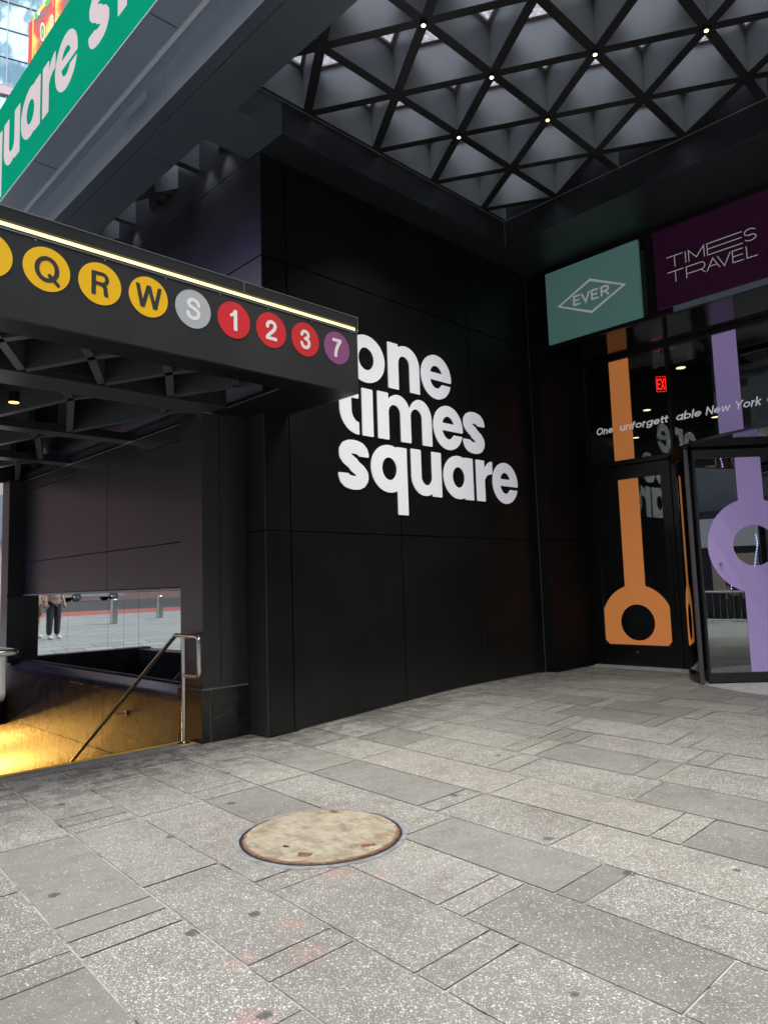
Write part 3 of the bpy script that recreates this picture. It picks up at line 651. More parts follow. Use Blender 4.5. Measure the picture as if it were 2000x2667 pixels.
def bold_line(lines, w): 
    def F(X, Z):
        d = np.full(X.shape, 9.0)
        for l in lines: d = U_(d, G.line(X, Z, l, w))
        return d
    return F
def stroke_word(txt, w, gap, shear):
    D_ = mono(w); x = 0; out = []
    for ch in txt:
        wd, ls = D_[ch]
        zl, zh = (-.34 if ch in 'gyp' else -.06), (1.12 if ch in 'blktfi' or ch.isupper() else .80)
        V, F, B = march(bold_line(ls, w), -.08, wd + .1, zl, zh, .0247); out.append(([(a + x + shear * b, b) for a, b in V], F, B)); x += wd + gap
    return out
def word(parent, txt, u0, u1, v0, cap, fn, a, b, m, w=.155, gap=.11, shear=.20, name='letter'):
    gs = stroke_word(txt, w, gap, shear); xs = [p[0] for V, F, B in gs for p in V]; x0, x1 = min(xs), max(xs); sx = (u1 - u0) / (x1 - x0)
    for V, F, B in gs:
        mb = MB(); flat_solid(mb, V, F, B, lambda u, v, d: fn(u0 + (u - x0) * sx, v0 + v * cap, d), a, b); obj(name, mb, m, parent)
# bold grotesque characters for the route bullets (cap height 1), centred on x = 0
def bullet(ch):
    w = .185
    def F(X, Z):
        R_ = lambda a, b, c, d: G.rect(X, Z, a, b, c, d); LN = lambda p, w_=w: G.line(X, Z, p, w_)
        if ch == 'N': return U_(U_(R_(-.38, -.20, 0, 1), R_(.20, .38, 0, 1)), I_(LN([(-.32, 1.1), (.32, -.1)], .20), R_(-.38, .38, 0, 1)))
        if ch == 'Q': return U_(I_(G.ell(X, Z, 0, .5, .46, .52), -G.ell(X, Z, 0, .5, .285, .355)), LN([(.10, .27), (.42, -.04)], .15))
        if ch == 'R':
            b = I_(U_(R_(-.36, .10, .43, 1), G.ell(X, Z, .08, .715, .28, .285)), -U_(R_(-.18, .07, .575, .85), G.ell(X, Z, .07, .712, .125, .138)))
            return U_(U_(R_(-.36, -.18, 0, 1), b), I_(LN([(.0, .50), (.14, .46), (.205, .36), (.22, .20), (.25, .02), (.27, -.1)], .175), U_(R_(-.1, .36, 0, .52), R_(0, 0, 0, 0))))
        if ch == 'W': return I_(U_(LN([(-.515, 1.08), (-.285, -.02), (-.01, .98)], .172), LN([(.01, .98), (.285, -.02), (.515, 1.08)], .172)), R_(-.62, .62, 0, 1))
        if ch == 'S':
            p = [(.262, .70), (.235, .80), (.16, .885), (.05, .925), (-.05, .92), (-.17, .875), (-.235, .79), (-.235, .70), (-.18, .62), (-.06, .565), (.06, .525), (.19, .46), (.26, .37), (.265, .27), (.22, .165), (.12, .095), (0, .075), (-.14, .095), (-.23, .165), (-.27, .30)]
            return LN(p, .165)
        if ch == '1': return U_(R_(-.02, .165, 0, 1), I_(LN([(-.20, .70), (-.06, .76), (.05, .90), (.06, 1.05)], .14), R_(-.21, .165, .6, 1)))
        if ch == '2':
            p = [(-.235, .66), (-.22, .77), (-.15, .87), (-.03, .915), (.09, .905), (.19, .84), (.225, .73), (.19, .60), (.08, .46), (-.08, .32), (-.20, .20), (-.25, .09)]
            return U_(I_(LN(p, .175), .0 - Z), R_(-.32, .32, 0, .165))
        if ch == '3':
            p = [(-.235, .72), (-.19, .85), (-.08, .915), (.05, .91), (.16, .85), (.19, .74), (.14, .61), (.0, .54)]; q = [(-.02, .54), (.14, .50), (.215, .40), (.225, .28), (.17, .155), (.06, .085), (-.08, .085), (-.19, .15), (-.245, .29)]
            return U_(LN(p, .165), LN(q, .17))
        if ch == '7': return U_(R_(-.31, .31, .83, 1), I_(LN([(.24, .92), (.08, .68), (-.04, .42), (-.10, .18), (-.115, -.1)], .19), R_(-.3, .31, 0, .9)))
    return march(F, -.66, .66, -.12, 1.08, .0213)
# window lettering
for txt, a, b in (('One', -5.935, -5.64), ('unforgett', -5.52, -4.705), ('able', -4.59, -4.21), ('New', -4.148, -3.784), ('York', -3.715, -3.367), ('City', -3.29, -3.02)):
    word(wn, txt, a, b, 3.928, .114, fnG, .003, .0045, M_DECALW)

# hinged door
dr = MB(); dr.box(XG - .045, 4.735, .175, XG + .03, 6.04, .495); dr.box(XG - .045, 4.735, 3.135, XG + .03, 6.04, 3.345); dr.box(XG - .045, 4.735, .4951, XG + .03, 4.89, 3.1349); dr.box(XG - .045, 5.995, .4951, XG + .03, 6.04, 3.1349)
door = obj('door', dr, M_FRAME, bd, bevel=.004)
mb = MB(); mb.box(XG - .012, 4.89, .495, XG, 5.995, 3.135); obj('door_glass', mb, M_DGLASS, door)
mb = MB(); mb.box(XG - .060, 4.80, .9, XG - .048, 4.815, 2.3); mb.box(XG - .05, 4.803, .95, XG - .044, 4.812, .97); mb.box(XG - .05, 4.803, 2.2, XG - .044, 4.812, 2.22); obj('pull_bar', mb, M_FRAME, door)
mb = MB(); mb.cyl((XG - .048, 5.44, .39), (-1, 0, 0), .022, .012, 16); obj('lock', mb, M_STAIN, door)
def key_orange():
    cy, cz = 5.44, .85; r = .59; pts = []
    def F(Y, Z):
        d = G.ell(Y, Z, cy, cz, r, r); body = I_(I_(d, np.abs(Y - 5.447) - .548), .50 - Z)
        body = U_(body, I_(I_(G.rect(Y, Z, 4.897, 5.997, .50, 1.085), (np.abs(Y - 5.447) - .548)), d - .4))
        body = I_(body, (np.abs(Y - 5.447) + (.50 - Z)) * .8 - .548 * .8 + .052)
        stem = G.rect(Y, Z, 5.27, 5.61, 1.2, 3.13)
        return I_(U_(body, stem), -G.ell(Y, Z, 5.432, .848, .281, .281))
    return march(F, 4.87, 6.02, .48, 3.16, .015)
V, F, B = key_orange(); mb = MB(); flat_solid(mb, V, F, B, lambda u, v, d: (XG - .0135 - d, u, v), 0, .0015); obj('orange_decal', mb, M_ORANGE, door)
mb = MB(); mb.box(XG - .14, 4.5, .150, XG - .046, 6.16, .172); mb.box(XG - .30, 4.5, .145, XG - .142, 6.14, .158); obj('threshold', mb, M_DISC, bd)

# revolving door
rv = thing('revolving_door', 'tall glass revolving door with black frames and a lilac key shape on its near wing', 'door', (10.8, 2.65, .15))
C0 = (10.8, 2.65)
mb = MB(); mb.arcwall(C0, 0.01, 1.83, 90, 270, .146, .158, 40); obj('floor_disc', mb, M_DISC, rv)
mb = MB(); mb.arcwall(C0, .02, 1.93, 90, 270, 3.236, 3.252, 48); obj('canopy_glass', mb, glass_mat('canopy_glass', (.70, .74, .73), 1.3), rv)
mb = MB(); mb.arcwall(C0, 1.931, 1.955, 90, 270, 3.230, 3.258, 48); obj('canopy_rim', mb, M_FRAME, rv, smooth=True)
for a0, a1 in ((92, 133.5), (226.5, 268)):
    mb = MB(); mb.arcwall(C0, 1.842, 1.854, a0, a1, .30, 3.12, 20); obj('drum_glass', mb, M_DGLASS, rv, smooth=True)
    mb = MB(); mb.arcwall(C0, 1.83, 1.868, a0, a1, .150, .235, 20); mb.arcwall(C0, 1.83, 1.868, a0, a1, 3.12, 3.228, 20); obj('drum_rail', mb, M_FRAME, rv, smooth=True)
def radial_box(mb, ang, r0, r1, t, z0, z1):
    c, s_ = math.cos(R(ang)), math.sin(R(ang)); q = lambda r, k, z: (C0[0] + r * c - k * s_, C0[1] + r * s_ + k * c, z); v = []
    for z in (z0, z1): v += [q(r0, -t / 2, z), q(r1, -t / 2, z), q(r1, t / 2, z), q(r0, t / 2, z)]
    mb.add(v, [(3, 2, 1, 0), (4, 5, 6, 7), (0, 1, 5, 4), (1, 2, 6, 5), (2, 3, 7, 6), (3, 0, 4, 7)])
M_POST = mat('post_metal', (.13, .12, .135), .35, .4)
for ang in (135.3, 224.7):
    mb = MB(); radial_box(mb, ang, 1.825, 1.875, .04, .15, 3.228); obj('door_post', mb, M_POST, rv, bevel=.004)
mb = MB(); mb.cyl((10.8, 2.65, .165), (0, 0, 1), .05, 3.06, 20); obj('centre_shaft', mb, M_FRAME, rv, smooth=True)
for ang in (135, 45, 225, 315):
    mb = MB(); radial_box(mb, ang, .052, 1.765, .055, .172, .290); radial_box(mb, ang, .052, 1.765, .055, 3.103, 3.213); radial_box(mb, ang, 1.735, 1.765, .05, .291, 3.102); radial_box(mb, ang, .052, .09, .05, .291, 3.102)
    wg = obj('wing', mb, M_FASCIA if ang == 135 else M_FRAME, rv, bevel=.003)
    mb = MB(); radial_box(mb, ang, .09, 1.735, .012, .29, 3.103); obj('wing_glass', mb, M_WGLASS, wg)
    if ang == 135:
        def kp(X, Z):
            d = I_(G.ell(X, Z, 1.035, 1.925, .61, .62), -G.ell(X, Z, 1.035, 1.925, .278, .268))
            return U_(U_(d, I_(G.rect(X, Z, .866, 1.202, 2.18, 3.10), G.rect(X, Z, 0, 2, 2.28, 4))), G.rect(X, Z, .866, 1.207, .292, 1.5))
        V, F, B = march(kp, .40, 1.70, .28, 3.12, .016)
        c_, s_ = math.cos(R(135)), math.sin(R(135)); mb = MB(); k0 = .0075
        # outside face of the wing looks back toward the street
        flat_solid(mb, V, F, B, lambda u, v, d: (C0[0] + u * c_ - (k0 + d) * s_, C0[1] + u * s_ + (k0 + d) * c_, v), 0, .0015); obj('lilac_decal', mb, M_PURPLE, wg)
        mb = MB(); mb.add([], []); p = Vector((C0[0] + 1.507 * c_, C0[1] + 1.507 * s_, 1.694)); nv = Vector((-s_, c_, 0)); mb.cyl(p + nv * .009, nv, .022, .03, 16); mb.cyl(p + nv * .009 + Vector((0, 0, .0)), nv, .012, .045, 12); obj('lock', mb, M_STAIN, wg)
        for r_, z_ in ((1.55, 3.16), (1.50, .23)):
            mb = MB(); p = Vector((C0[0] + r_ * c_, C0[1] + r_ * s_, z_)); mb.cyl(p + nv * .026, nv, .018, .012, 14); obj('bolt_cap', mb, M_FRAME, wg)

# lobby behind the glass
lb = MB(); lb.box(21.0, -6, .1, 21.1, 10.3, 5.9); lb.box(10.95, 10.2, .1, 21, 10.3, 5.9)
for k in range(5): lb.box(20.96, -5 + k * 3.0, .3, 20.995, -5 + k * 3.0 + 2.97, 5.6)
for k in range(4):
    for z0, z1 in ((.2, 2.16), (2.18, 4.4), (4.42, 5.6)): lb.box(11.2 + k * 2.4, 10.16, z0, 11.2 + k * 2.4 + 2.38, 10.195, z1)
obj('lobby_wall', lb, M_LOBBY, bd)
mb = MB(); mb.box(10.86, -6, .1, 21, 10.2, .152); obj('lobby_floor', mb, M_LOBFL, bd)
mb = MB(); mb.box(10.87, -6, 5.7, 21, 10.2, 5.8); obj('lobby_ceiling', mb, M_FRAME, bd)
mb = MB(); mb.box(12.3, 4.9, 5.55, 12.9, 6.3, 5.69); mb.box(12.0, 1.2, 5.45, 13.4, 2.9, 5.55); mb.box(13.9, 3.3, 5.5, 15.6, 4.4, 5.6); mb.box(12.9, 3.4, 5.3, 13.6, 4.3, 5.34); obj('ceiling_tray', mb, M_CEILT, bd)
mb = MB(); mb.box(14.5, 4.6, .153, 15.3, 5.6, 1.15); mb.box(14.4, 4.5, 1.152, 15.4, 5.7, 1.2); obj('reception_desk', mb, M_FRAME, bd)
lampg = 'round ceiling lamps inside the lobby'
for (x, y), lab in (((16.9, 7.9), 'small oval ceiling lamp seen just right of the orange stripe in the dark lobby'), ((20.0, 9.75), 'lowest small lamp beside the orange stripe, above the door'), ((19.17, 7.13), 'small warm ceiling lamp just left of the lilac stripe'), ((14.0, 5.79), 'tiny bright ceiling lamp high between the two stripes')):
    t = thing('ceiling_lamp', lab, 'lamp', (x, y, 5.69), lampg)
    mb = MB(); mb.cyl((x, y, 5.672), (0, 0, 1), .11, .026, 24); obj('housing', mb, M_FRAME, t); mb = MB(); mb.cyl((x, y, 5.668), (0, 0, 1), .09, .003, 24); obj('lens', mb, M_LAMPI, t)
ex = thing('exit_sign', 'red glowing EXIT sign hanging inside the lobby behind the transom window', 'sign', (11.9, 5.2, 4.8))
dirx = Vector((-.80, -.60, 0)); ry = Vector((.60, -.80, 0)); pc = Vector((11.9, 5.24, 4.84))
fnE = lambda u, v, d: tuple(pc + ry * u + Vector((0, 0, v)) + dirx * d)
mb = MB(); mb.prism([(-.13, -.14), (.13, -.14), (.13, .14), (-.13, .14)], fnE, -.03, .02); mb.cyl(tuple(pc + Vector((0, 0, .13))), (0, 0, 1), .015, .72, 8); obj('sign_box', mb, M_EXITB, ex)
word(ex, 'EXIT', -.108, .108, -.095, .19, fnE, .021, .026, M_EXIT, w=.17, gap=.14, shear=0)
mb = MB()
for a in ([(-.12, -.13), (.12, -.13)], [(-.12, .13), (.12, .13)], [(-.12, -.125), (-.12, .125)], [(.12, -.125), (.12, .125)]): stroke(mb, a, .008, fnE, .021, .0245)
obj('sign_border', mb, M_EXIT, ex)

# ------------------------------------------------------------------ signs over the doors
fnS = lambda u, v, d: (9.60 - d, -u, v)
s1 = thing('shop_sign', 'mint green square panel with EVER inside a white diamond outline', 'sign', (9.6, 5.2, 5.23))
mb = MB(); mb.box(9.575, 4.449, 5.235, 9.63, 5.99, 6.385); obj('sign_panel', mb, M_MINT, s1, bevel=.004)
mb = MB(); fs1 = lambda u, v, d: (9.575 - d, -u, v)
dm = [(-5.80, 5.792), (-5.221, 6.062), (-4.655, 5.789), (-5.222, 5.522)]
def diamond(): 
    out = dm; cx = sum(p[0] for p in dm) / 4; cz = sum(p[1] for p in dm) / 4
    inn = [(cx + (p[0] - cx) * .905, cz + (p[1] - cz) * .86) for p in dm]; n = 4
    v = [fs1(*p, .001) for p in out + inn] + [fs1(*p, .006) for p in out + inn]
    f = []
    for i in range(4):
        j = (i + 1) % 4; f += [(8 + i, 8 + j, 12 + j, 12 + i), (i, j, 8 + j, 8 + i), (4 + i, 4 + j, 12 + j, 12 + i)]
    mb.add(v, f)
diamond()
ew = .026
def pl(pts, x0, x1, z0, z1, fn=fs1, w_=ew, d=.006): stroke(mb, [(x0 + (x1 - x0) * a, z0 + (z1 - z0) * b) for a, b in pts], w_, fn, .001, d)
z0, z1 = 5.722 + .01, 5.875 - .01
x = -5.52 + .013
pl([(1, 0), (0, 0), (0, 1), (1, 1)], x, x + .105, z0, z1); pl([(.12, .5), (.85, .5)], x, x + .105, z0, z1, d=.005)
x = -5.375; pl([(0, 1.06), (.5, 0), (1, 1.06)], x, x + .13, z0, z1)
x = -5.205; pl([(1, 0), (0, 0), (0, 1), (1, 1)], x, x + .105, z0, z1); pl([(.12, .5), (.85, .5)], x, x + .105, z0, z1, d=.005)
x = -5.045; pl([(0, -.06), (0, 1), (.62, 1), (.9, .86), (.9, .60), (.62, .45), (.12, .45)], x, x + .12, z0, z1); pl([(.55, .40), (.95, -.06)], x, x + .12, z0, z1, d=.005)
obj('sign_emblem', mb, M_SIGNW, s1)
s2 = thing('shop_sign', 'dark plum sign panel with thin white letters reading TIMES TRAVEL', 'sign', (9.6, 3.2, 5.23))
mb = MB(); mb.box(9.575, 2.0, 5.25, 9.63, 4.225, 6.385); obj('sign_panel', mb, M_PLUM, s2, bevel=.006)
mb = MB(); mb.box(9.572, 2.0, 5.172, 9.599, 4.0, 5.246); obj('sign_ledge', mb, M_MARQ, s2)
mb = MB(); W2 = .0085
def S2(*p, d=.006): stroke(mb, p, W2, fs1, .001, d)
t1, b1, m1 = 5.953, 5.798, 5.878; t2, b2, m2 = 5.735, 5.580, 5.637
S2((-4.043, t1), (-3.820, t1)); S2((-3.932, t1 - .006), (-3.932, b1), d=.005)
S2((-3.782, t1 + .004), (-3.782, b1)); S2((-3.739, b1), (-3.739, t1), (-3.638, b1 + .03), (-3.533, t1), (-3.533, b1))
S2((-3.046, t1), (-3.491, t1), (-3.491, b1), (-3.046, b1)); S2((-3.485, m1), (-3.054, m1), d=.005)
def arcp(cx, cz, rx, rz, a0, a1, n=10): return [(cx + rx * math.cos(R(a0 + (a1 - a0) * i / n)), cz + rz * math.sin(R(a0 + (a1 - a0) * i / n))) for i in range(n + 1)]
S2(*(arcp(-2.951, t1 - .042, .068, .042, 20, 270, 12) + arcp(-2.951, b1 + .0385, .070, .0385, 90, -160, 12)))
S2((-4.043, t2), (-3.820, t2)); S2((-3.934, t2 - .006), (-3.934, b2), d=.005)
S2(*([(-3.784, b2), (-3.784, t2), (-3.60, t2)] + arcp(-3.585, (t2 + m2) / 2, .049, .049, 90, -90, 8) + [(-3.775, m2)])); S2((-3.585, m2 - .006), (-3.535, b2), d=.005)
S2((-3.514, b2), (-3.429, t2), (-3.347, b2)); S2((-3.478, m2), (-3.378, m2), d=.005)
S2((-3.370, t2 + .003), (-3.290, b2), (-3.207, t2 + .003))
S2((-3.047, t2), (-3.182, t2), (-3.182, b2), (-3.047, b2)); S2((-3.176, 5.658), (-3.053, 5.658), d=.005)
S2((-3.009, t2 + .003), (-3.009, b2), (-2.881, b2))
obj('sign_letters', mb, M_SIGNW, s2)

# ------------------------------------------------------------------ spot lamps at the coffer nodes
sp_desc = ['nearest the glass marquee above the street edge', 'at the second node of the front row', 'above the EVER sign side of the grid', 'farthest back toward the letter wall', 'right of centre in the grid', 'rightmost in the triangular ceiling']
SPN = [((4.79, 4.165), 'tiny round spotlight at the top left crossing of the coffered ceiling'), ((5.846, 4.165), 'tiny round spotlight in the coffered ceiling, just right of the top left one'),
       ((6.374, 5.058), 'tiny round spotlight in the coffered ceiling closest to the black letter wall'), ((6.37, 3.259), 'tiny round spotlight near the top middle of the coffered ceiling'),
       ((6.90, 4.165), 'tiny round spotlight in the centre of the coffered ceiling'), ((6.90, 2.358), 'tiny round spotlight at the top right of the coffered ceiling')]
for (x, y), lab in SPN:
    t = thing('spotlight', lab, 'light', (x, y, ZC), 'spotlights at the crossings of the coffered ceiling')
    mb = MB(); mb.cyl((x, y, ZC - .030), (0, 0, 1), .036, .028, 20); obj('housing', mb, M_FRAME, t, smooth=True)
    mb = MB(); mb.cyl((x, y, ZC - .034), (0, 0, 1), .019, .003, 20); obj('lens', mb, M_LAMP, t)

def lamp(name, kind, loc, energy, color, **k):
    l = bpy.data.lights.new(name, kind); l.energy = energy; l.color = color
    for a, v in k.items(): setattr(l, a, v)
    o = bpy.data.objects.new(name, l); COL.objects.link(o); o.location = loc; return o
for (x, y), lab in SPN: lamp('spot_beam', 'SPOT', (x, y, ZC - .045), 105, (1, .95, .88), spot_size=R(105), spot_blend=1.0, shadow_soft_size=.03)
for (x, y) in ((4.34, 7.05), (4.34, 7.46), (4.34, 9.5)): lamp('wall_washer', 'SPOT', (x, y, ZC - .02), 5, (.9, .95, 1), spot_size=R(80), spot_blend=.9, shadow_soft_size=.03)

# ------------------------------------------------------------------ LED marquee
mq = thing('led_marquee', 'long green LED screen with white letters running along the canopy edge', 'sign', (2.8, 6, 6.48))
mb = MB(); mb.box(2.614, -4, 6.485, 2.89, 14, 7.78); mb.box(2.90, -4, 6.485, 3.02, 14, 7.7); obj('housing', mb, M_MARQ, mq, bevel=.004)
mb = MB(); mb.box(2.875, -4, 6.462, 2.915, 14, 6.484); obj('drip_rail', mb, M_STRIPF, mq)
for y in (.6, 3.4, 5.35, 8.2, 11.0): mb = MB(); mb.box(2.62, y, 6.4815, 2.87, y + .007, 6.4848); obj('seam', mb, M_GROOVE, mq)
mb = MB(); mb.box(2.600, -4, 6.49, 2.6138, 14, 7.765); obj('screen', mb, M_LEDG, mq)
mb = MB(); mb.box(2.598, -4, 6.478, 2.612, 14, 6.488); obj('screen_edge', mb, M_EDGE, mq)
led = [(c, 15.98 - x) for c, x, z in LINES if z == 2.715 or z == 2.712] + [('s', 6.63), ('i', 5.95), ('n', 5.70), ('e', 5.05)]
for c, y in led:
    V, F, B = glyph(c); mb = MB(); flat_solid(mb, V, F, B, lambda u, v, d: (2.600 - d, y - u, v + 6.815), .0005, .003); obj('letter', mb, M_LEDW, mq)

# ------------------------------------------------------------------ subway entrance
se = thing('subway_entrance', 'black subway stair entrance with canopy, route bullets, granite column and steps going down', 'subway entrance', (3, 8, 0))
YF, CU, CT = 5.197, 3.475, 4.262
mb = MB(); mb.box(-.8, YF, CU, 4.768, YF + .04, 4.124); obj('fascia', mb, M_FASCIA, se, bevel=.003)
mb = MB(); mb.add([(-.8, YF + .002, 4.170), (4.775, YF + .002, 4.170), (4.775, YF - .004, CT), (-.8, YF - .004, CT), (-.8, YF + .05, 4.170), (4.775, YF + .05, 4.170), (4.775, YF + .05, CT), (-.8, YF + .05, CT)], [(0, 1, 2, 3), (4, 7, 6, 5), (0, 4, 5, 1), (3, 2, 6, 7), (0, 3, 7, 4), (1, 5, 6, 2)])
obj('upper_hood', mb, M_FASCIA, se)
mb = MB(); mb.box(-.8, YF - .007, CT, 4.776, YF + .003, CT + .006); mb.box(-.8, YF - .006, 4.098, 4.765, YF - .001, 4.106); mb.box(3.42, YF - .007, 4.175, 3.426, YF - .004, CT); mb.box(4.770, YF - .006, 4.12, 4.776, YF + .0, CT); obj('bright_edge', mb, M_EDGE, se)
mb = MB(); mb.box(-.8, YF + .012, 4.128, 4.752, YF + .04, 4.158); obj('light_strip', mb, M_STRIP, se)
for k in range(8): mb = MB(); mb.cyl((1.18 + k * .5, YF + .001, 4.085), (0, -1, 0), .007, .005, 10); obj('screw', mb, M_ZINC, se)
# roof and underside
mb = MB(); mb.box(-.8, YF + .051, 4.16, 4.768, 5.54, CT - .01); mb.box(4.03, 5.541, 4.16, 4.768, 6.37, CT - .01); mb.box(4.03, 6.371, 4.16, 4.435, 13.1, CT - .01); mb.box(4.72, YF + .041, CU, 4.768, 6.37, 4.158); mb.box(-.8, YF + .041, CU, -.76, 13.1, 4.158); mb.box(-.75, 13.0, CU, 4.40, 13.1, 4.158); obj('canopy_roof', mb, M_SOFFIT, se)
mb = MB(); mb.box(-.75, YF + .042, CU, 4.03, 5.53, CU + .06); mb.box(4.035, YF + .042, CU, 4.718, 6.375, CU + .05); mb.box(4.035, 6.376, CU, 4.43, 6.718, CU + .05)
obj('canopy_underside', mb, M_BLACK, se, bevel=.003)
mb = MB(); mb.box(-.75, 6.46, CU, 4.02, 6.90, CU + .055); mb.box(-.75, 6.46, CU + .056, 4.02, 6.52, 4.15); mb.box(-.75, 8.62, CU, 3.99, 8.86, CU + .1); mb.box(-.75, 10.6, CU, 3.99, 10.85, CU + .1); obj('cross_beam', mb, M_SOFFIT, se, bevel=.004)
mb = MB(); mb.box(-.75, 5.53, 4.0, 4.03, 13, 4.03); obj('recess_ceiling', mb, M_RECESS, se)
mb = MB()
def fin(p, q, zb=CU + .01, zt=3.99, t=.07):
    p, q = Vector(p), Vector(q); n = (q - p).normalized(); n = Vector((-n.y, n.x)) * t / 2
    mb.prism([(p + n).to_tuple(), (p - n).to_tuple(), (q - n).to_tuple(), (q + n).to_tuple()], lambda u, v, d: (u, v, d), zb, zt)
for (y0_, y1_, off, st) in ((5.54, 6.455, 2.31, .69), (6.90, 8.61, 2.66, .99), (8.87, 10.59, 3.0, .99), (10.86, 12.9, 3.4, .99)):
    k = -5
    while k < 5:
        xa = off + k * st * 1.0
        for (pa, pb) in (((xa, y0_ + .22), (xa - st * .45, y1_)), ((xa, y0_ + .22), (xa + st * .55, y1_)), ((xa, y0_ + .22), (xa - .14, y0_)), ((xa, y0_ + .22), (xa + .14, y0_))):
            if -.7 < pa[0] < 3.98 and -.7 < pb[0] < 3.98: fin(pa, pb)
        k += 1
obj('ceiling_fins', mb, M_FIN, se)
mb = MB(); mb.box(3.96, 6.93, CU + .02, 3.998, 12.95, CU + .07); mb.box(3.93, 6.93, CU + .075, 4.4, 12.95, CU + .12); obj('wall_head', mb, M_SOFFIT, se)
mb = MB(); mb.box(3.985, 7.21, 3.462, 3.995, 12.64, 3.474); mb.box(4.026, 5.55, CU - .003, 4.034, 6.45, CU + .004); mb.box(3.875, 6.714, CU - .02, 4.0, 6.720, CU - .012); obj('bright_edge', mb, M_EDGE, se)
# column
mb = MB(); mb.box(3.884, 6.732, .545, 4.09, 7.20, CU); mb.box(4.096, 6.732, .545, 4.43, 7.20, CU); mb.box(4.08, 6.74, .5, 4.1, 7.19, CU); col = obj('column', mb, M_RETURN, se, bevel=.003)
mb = MB(); mb.box(3.861, 6.720, -.1, 3.962, 7.225, .532); mb.box(3.972, 6.712, -.1, 4.262, 7.0, .532); mb.box(4.272, 6.720, -.1, 4.43, 7.0, .532); obj('granite_base', mb, M_GRAN, col, bevel=.003)
mb = MB(); mb.box(3.9, 6.725, -.1, 4.42, 7.19, .535); mb.box(3.868, 6.726, .532, 4.43, 7.215, .546); mb.box(3.8615, 6.719, .5, 3.863, 6.7205, .532); obj('mortar', mb, mat('mortar', (.17, .17, .16), .8), col)
mb = MB(); stroke(mb, [(3.975, .235), (4.03, .237), (4.08, .262), (4.14, .272), (4.19, .30), (4.258, .312)], .0022, lambda u, v, d: (u, 6.712 - d, v), .0001, .0006); obj('crack', mb, M_SEAL, col)
# far column
mb = MB(); mb.box(3.76, 12.65, .50, 4.4, 13.0, CU); col = obj('column', mb, M_RETURN, se, bevel=.003)
mb = MB(); mb.box(3.745, 12.64, 1.572, 4.0, 12.649, 1.588); obj('column_joint', mb, M_GROOVE, col)
# side wall above the sill
mb = MB(); panels_x(mb, 4.0, [7.2, 9.385, 12.65], [1.60, 2.114, 3.29, 3.46], .03, .006); obj('side_panels', mb, M_RETURN, se, bevel=.002)
mb = MB(); mb.box(4.025, 7.2, .3, 4.40, 12.65, 3.474); obj('side_backing', mb, M_GROOVE, se)
mb = MB(); mb.box(3.985, 7.2, 1.570, 4.024, 12.65, 1.597); obj('rail_bar', mb, M_ZINC, se, bevel=.002)
ys = [7.2, 8.453, 8.871, 9.344, 10.729, 12.65]; mb = MB()
for a, b in zip(ys[:-1], ys[1:]): mb.box(4.003, a + .003, .562, 4.015, b - .003, 1.568)
obj('mirror_glass', mb, M_MIRROR, se)
mb = MB(); mb.box(3.995, 7.2, .545, 4.02, 12.65, .561); obj('glass_channel', mb, M_STAIN, se)
# sill and stair wall
mb = MB()
for a, b in ((7.2, 8.72), (8.724, 10.6), (10.604, 12.65), (12.654, 13.2)):
    mb.add([(3.855, a, .40), (3.855, a, .452), (3.875, a, .466), (4.02, a, .542), (4.02, a, .40), (3.855, b, .40), (3.855, b, .452), (3.875, b, .466), (4.02, b, .542), (4.02, b, .40)],
           [(0, 1, 2, 3, 4), (9, 8, 7, 6, 5), (0, 5, 6, 1), (1, 6, 7, 2), (2, 7, 8, 3), (3, 8, 9, 4), (4, 9, 5, 0)])
obj('sill', mb, M_SILL, se)
mb = MB(); ya = [7.226, 9.174, 11.083, 13.0]
for a, b in zip(ya[:-1], ya[1:]): mb.box(3.87, a + .003, -.392, 3.92, b - .003, .37)
mb.box(3.872, 7.226, .373, 3.92, 13.0, .398)
yb = [7.0, 7.73, 8.69, 9.646, 10.616, 11.576, 12.537, 13.0]
for a, b in zip(yb[:-1], yb[1:]):
    for z0_, z1_ in ((-1.5, -.398), (-2.6, -1.503), (-3.7, -2.603)): mb.box(3.87, a + .003, z0_, 3.92, b - .003, z1_)
obj('stair_wall', mb, M_STAIRW, se, bevel=.002)
mb = MB(); mb.box(3.9, 7.0, -3.8, 4.2, 13.2, .4); obj('stair_wall_backing', mb, M_GROOVE, se)
mb = MB(); mb.box(1.6, 19.0, -4.6, 3.9, 19.25, -.52); mb.box(1.6, 7.0, -4.6, 1.9, 13.0, -.015); mb.box(1.6, 13.0, -4.6, 1.9, 19.0, -.51); mb.box(3.9, 13.2, -4.6, 4.2, 19, -.51); obj('stair_wall_backing', mb, M_SILL, se)
mb = MB(); mb.box(1.9, 7.05, -4.5, 1.93, 18.95, -.511); mb.box(1.9, 7.05, -.51, 1.93, 12.99, -.02); mb.box(1.94, 18.96, -4.5, 3.87, 18.99, -.52); mb.box(3.87, 13.003, -4.5, 3.92, 18.95, -.515); obj('stair_wall', mb, M_STAIRW, se)
mb = MB(); mb.box(1.92, 13.001, -.508, 3.869, 19.0, -.40); mb.box(1.92, 13.001, -.3999, 3.869, 13.24, -.02); obj('passage_ceiling', mb, M_FIN, se)
mb = MB(); mb.box(1.93, 11.79, -4.6, 3.869, 18.95, -3.0); obj('passage_floor', mb, M_LOBFL, se)
mb = MB()
for k in range(17): mb.box(1.93, 7.03 + k * .28, -4, 3.868, 7.03 + (k + 1) * .28, -.171 * (k + 1))
obj('steps', mb, M_TACT, se)
mb = MB()
for k in range(17): mb.box(1.94, 7.03 + k * .28, -.171 * k - .22 - .0, 3.86, 7.03 + k * .28 + .0, -.171 * k) if False else None
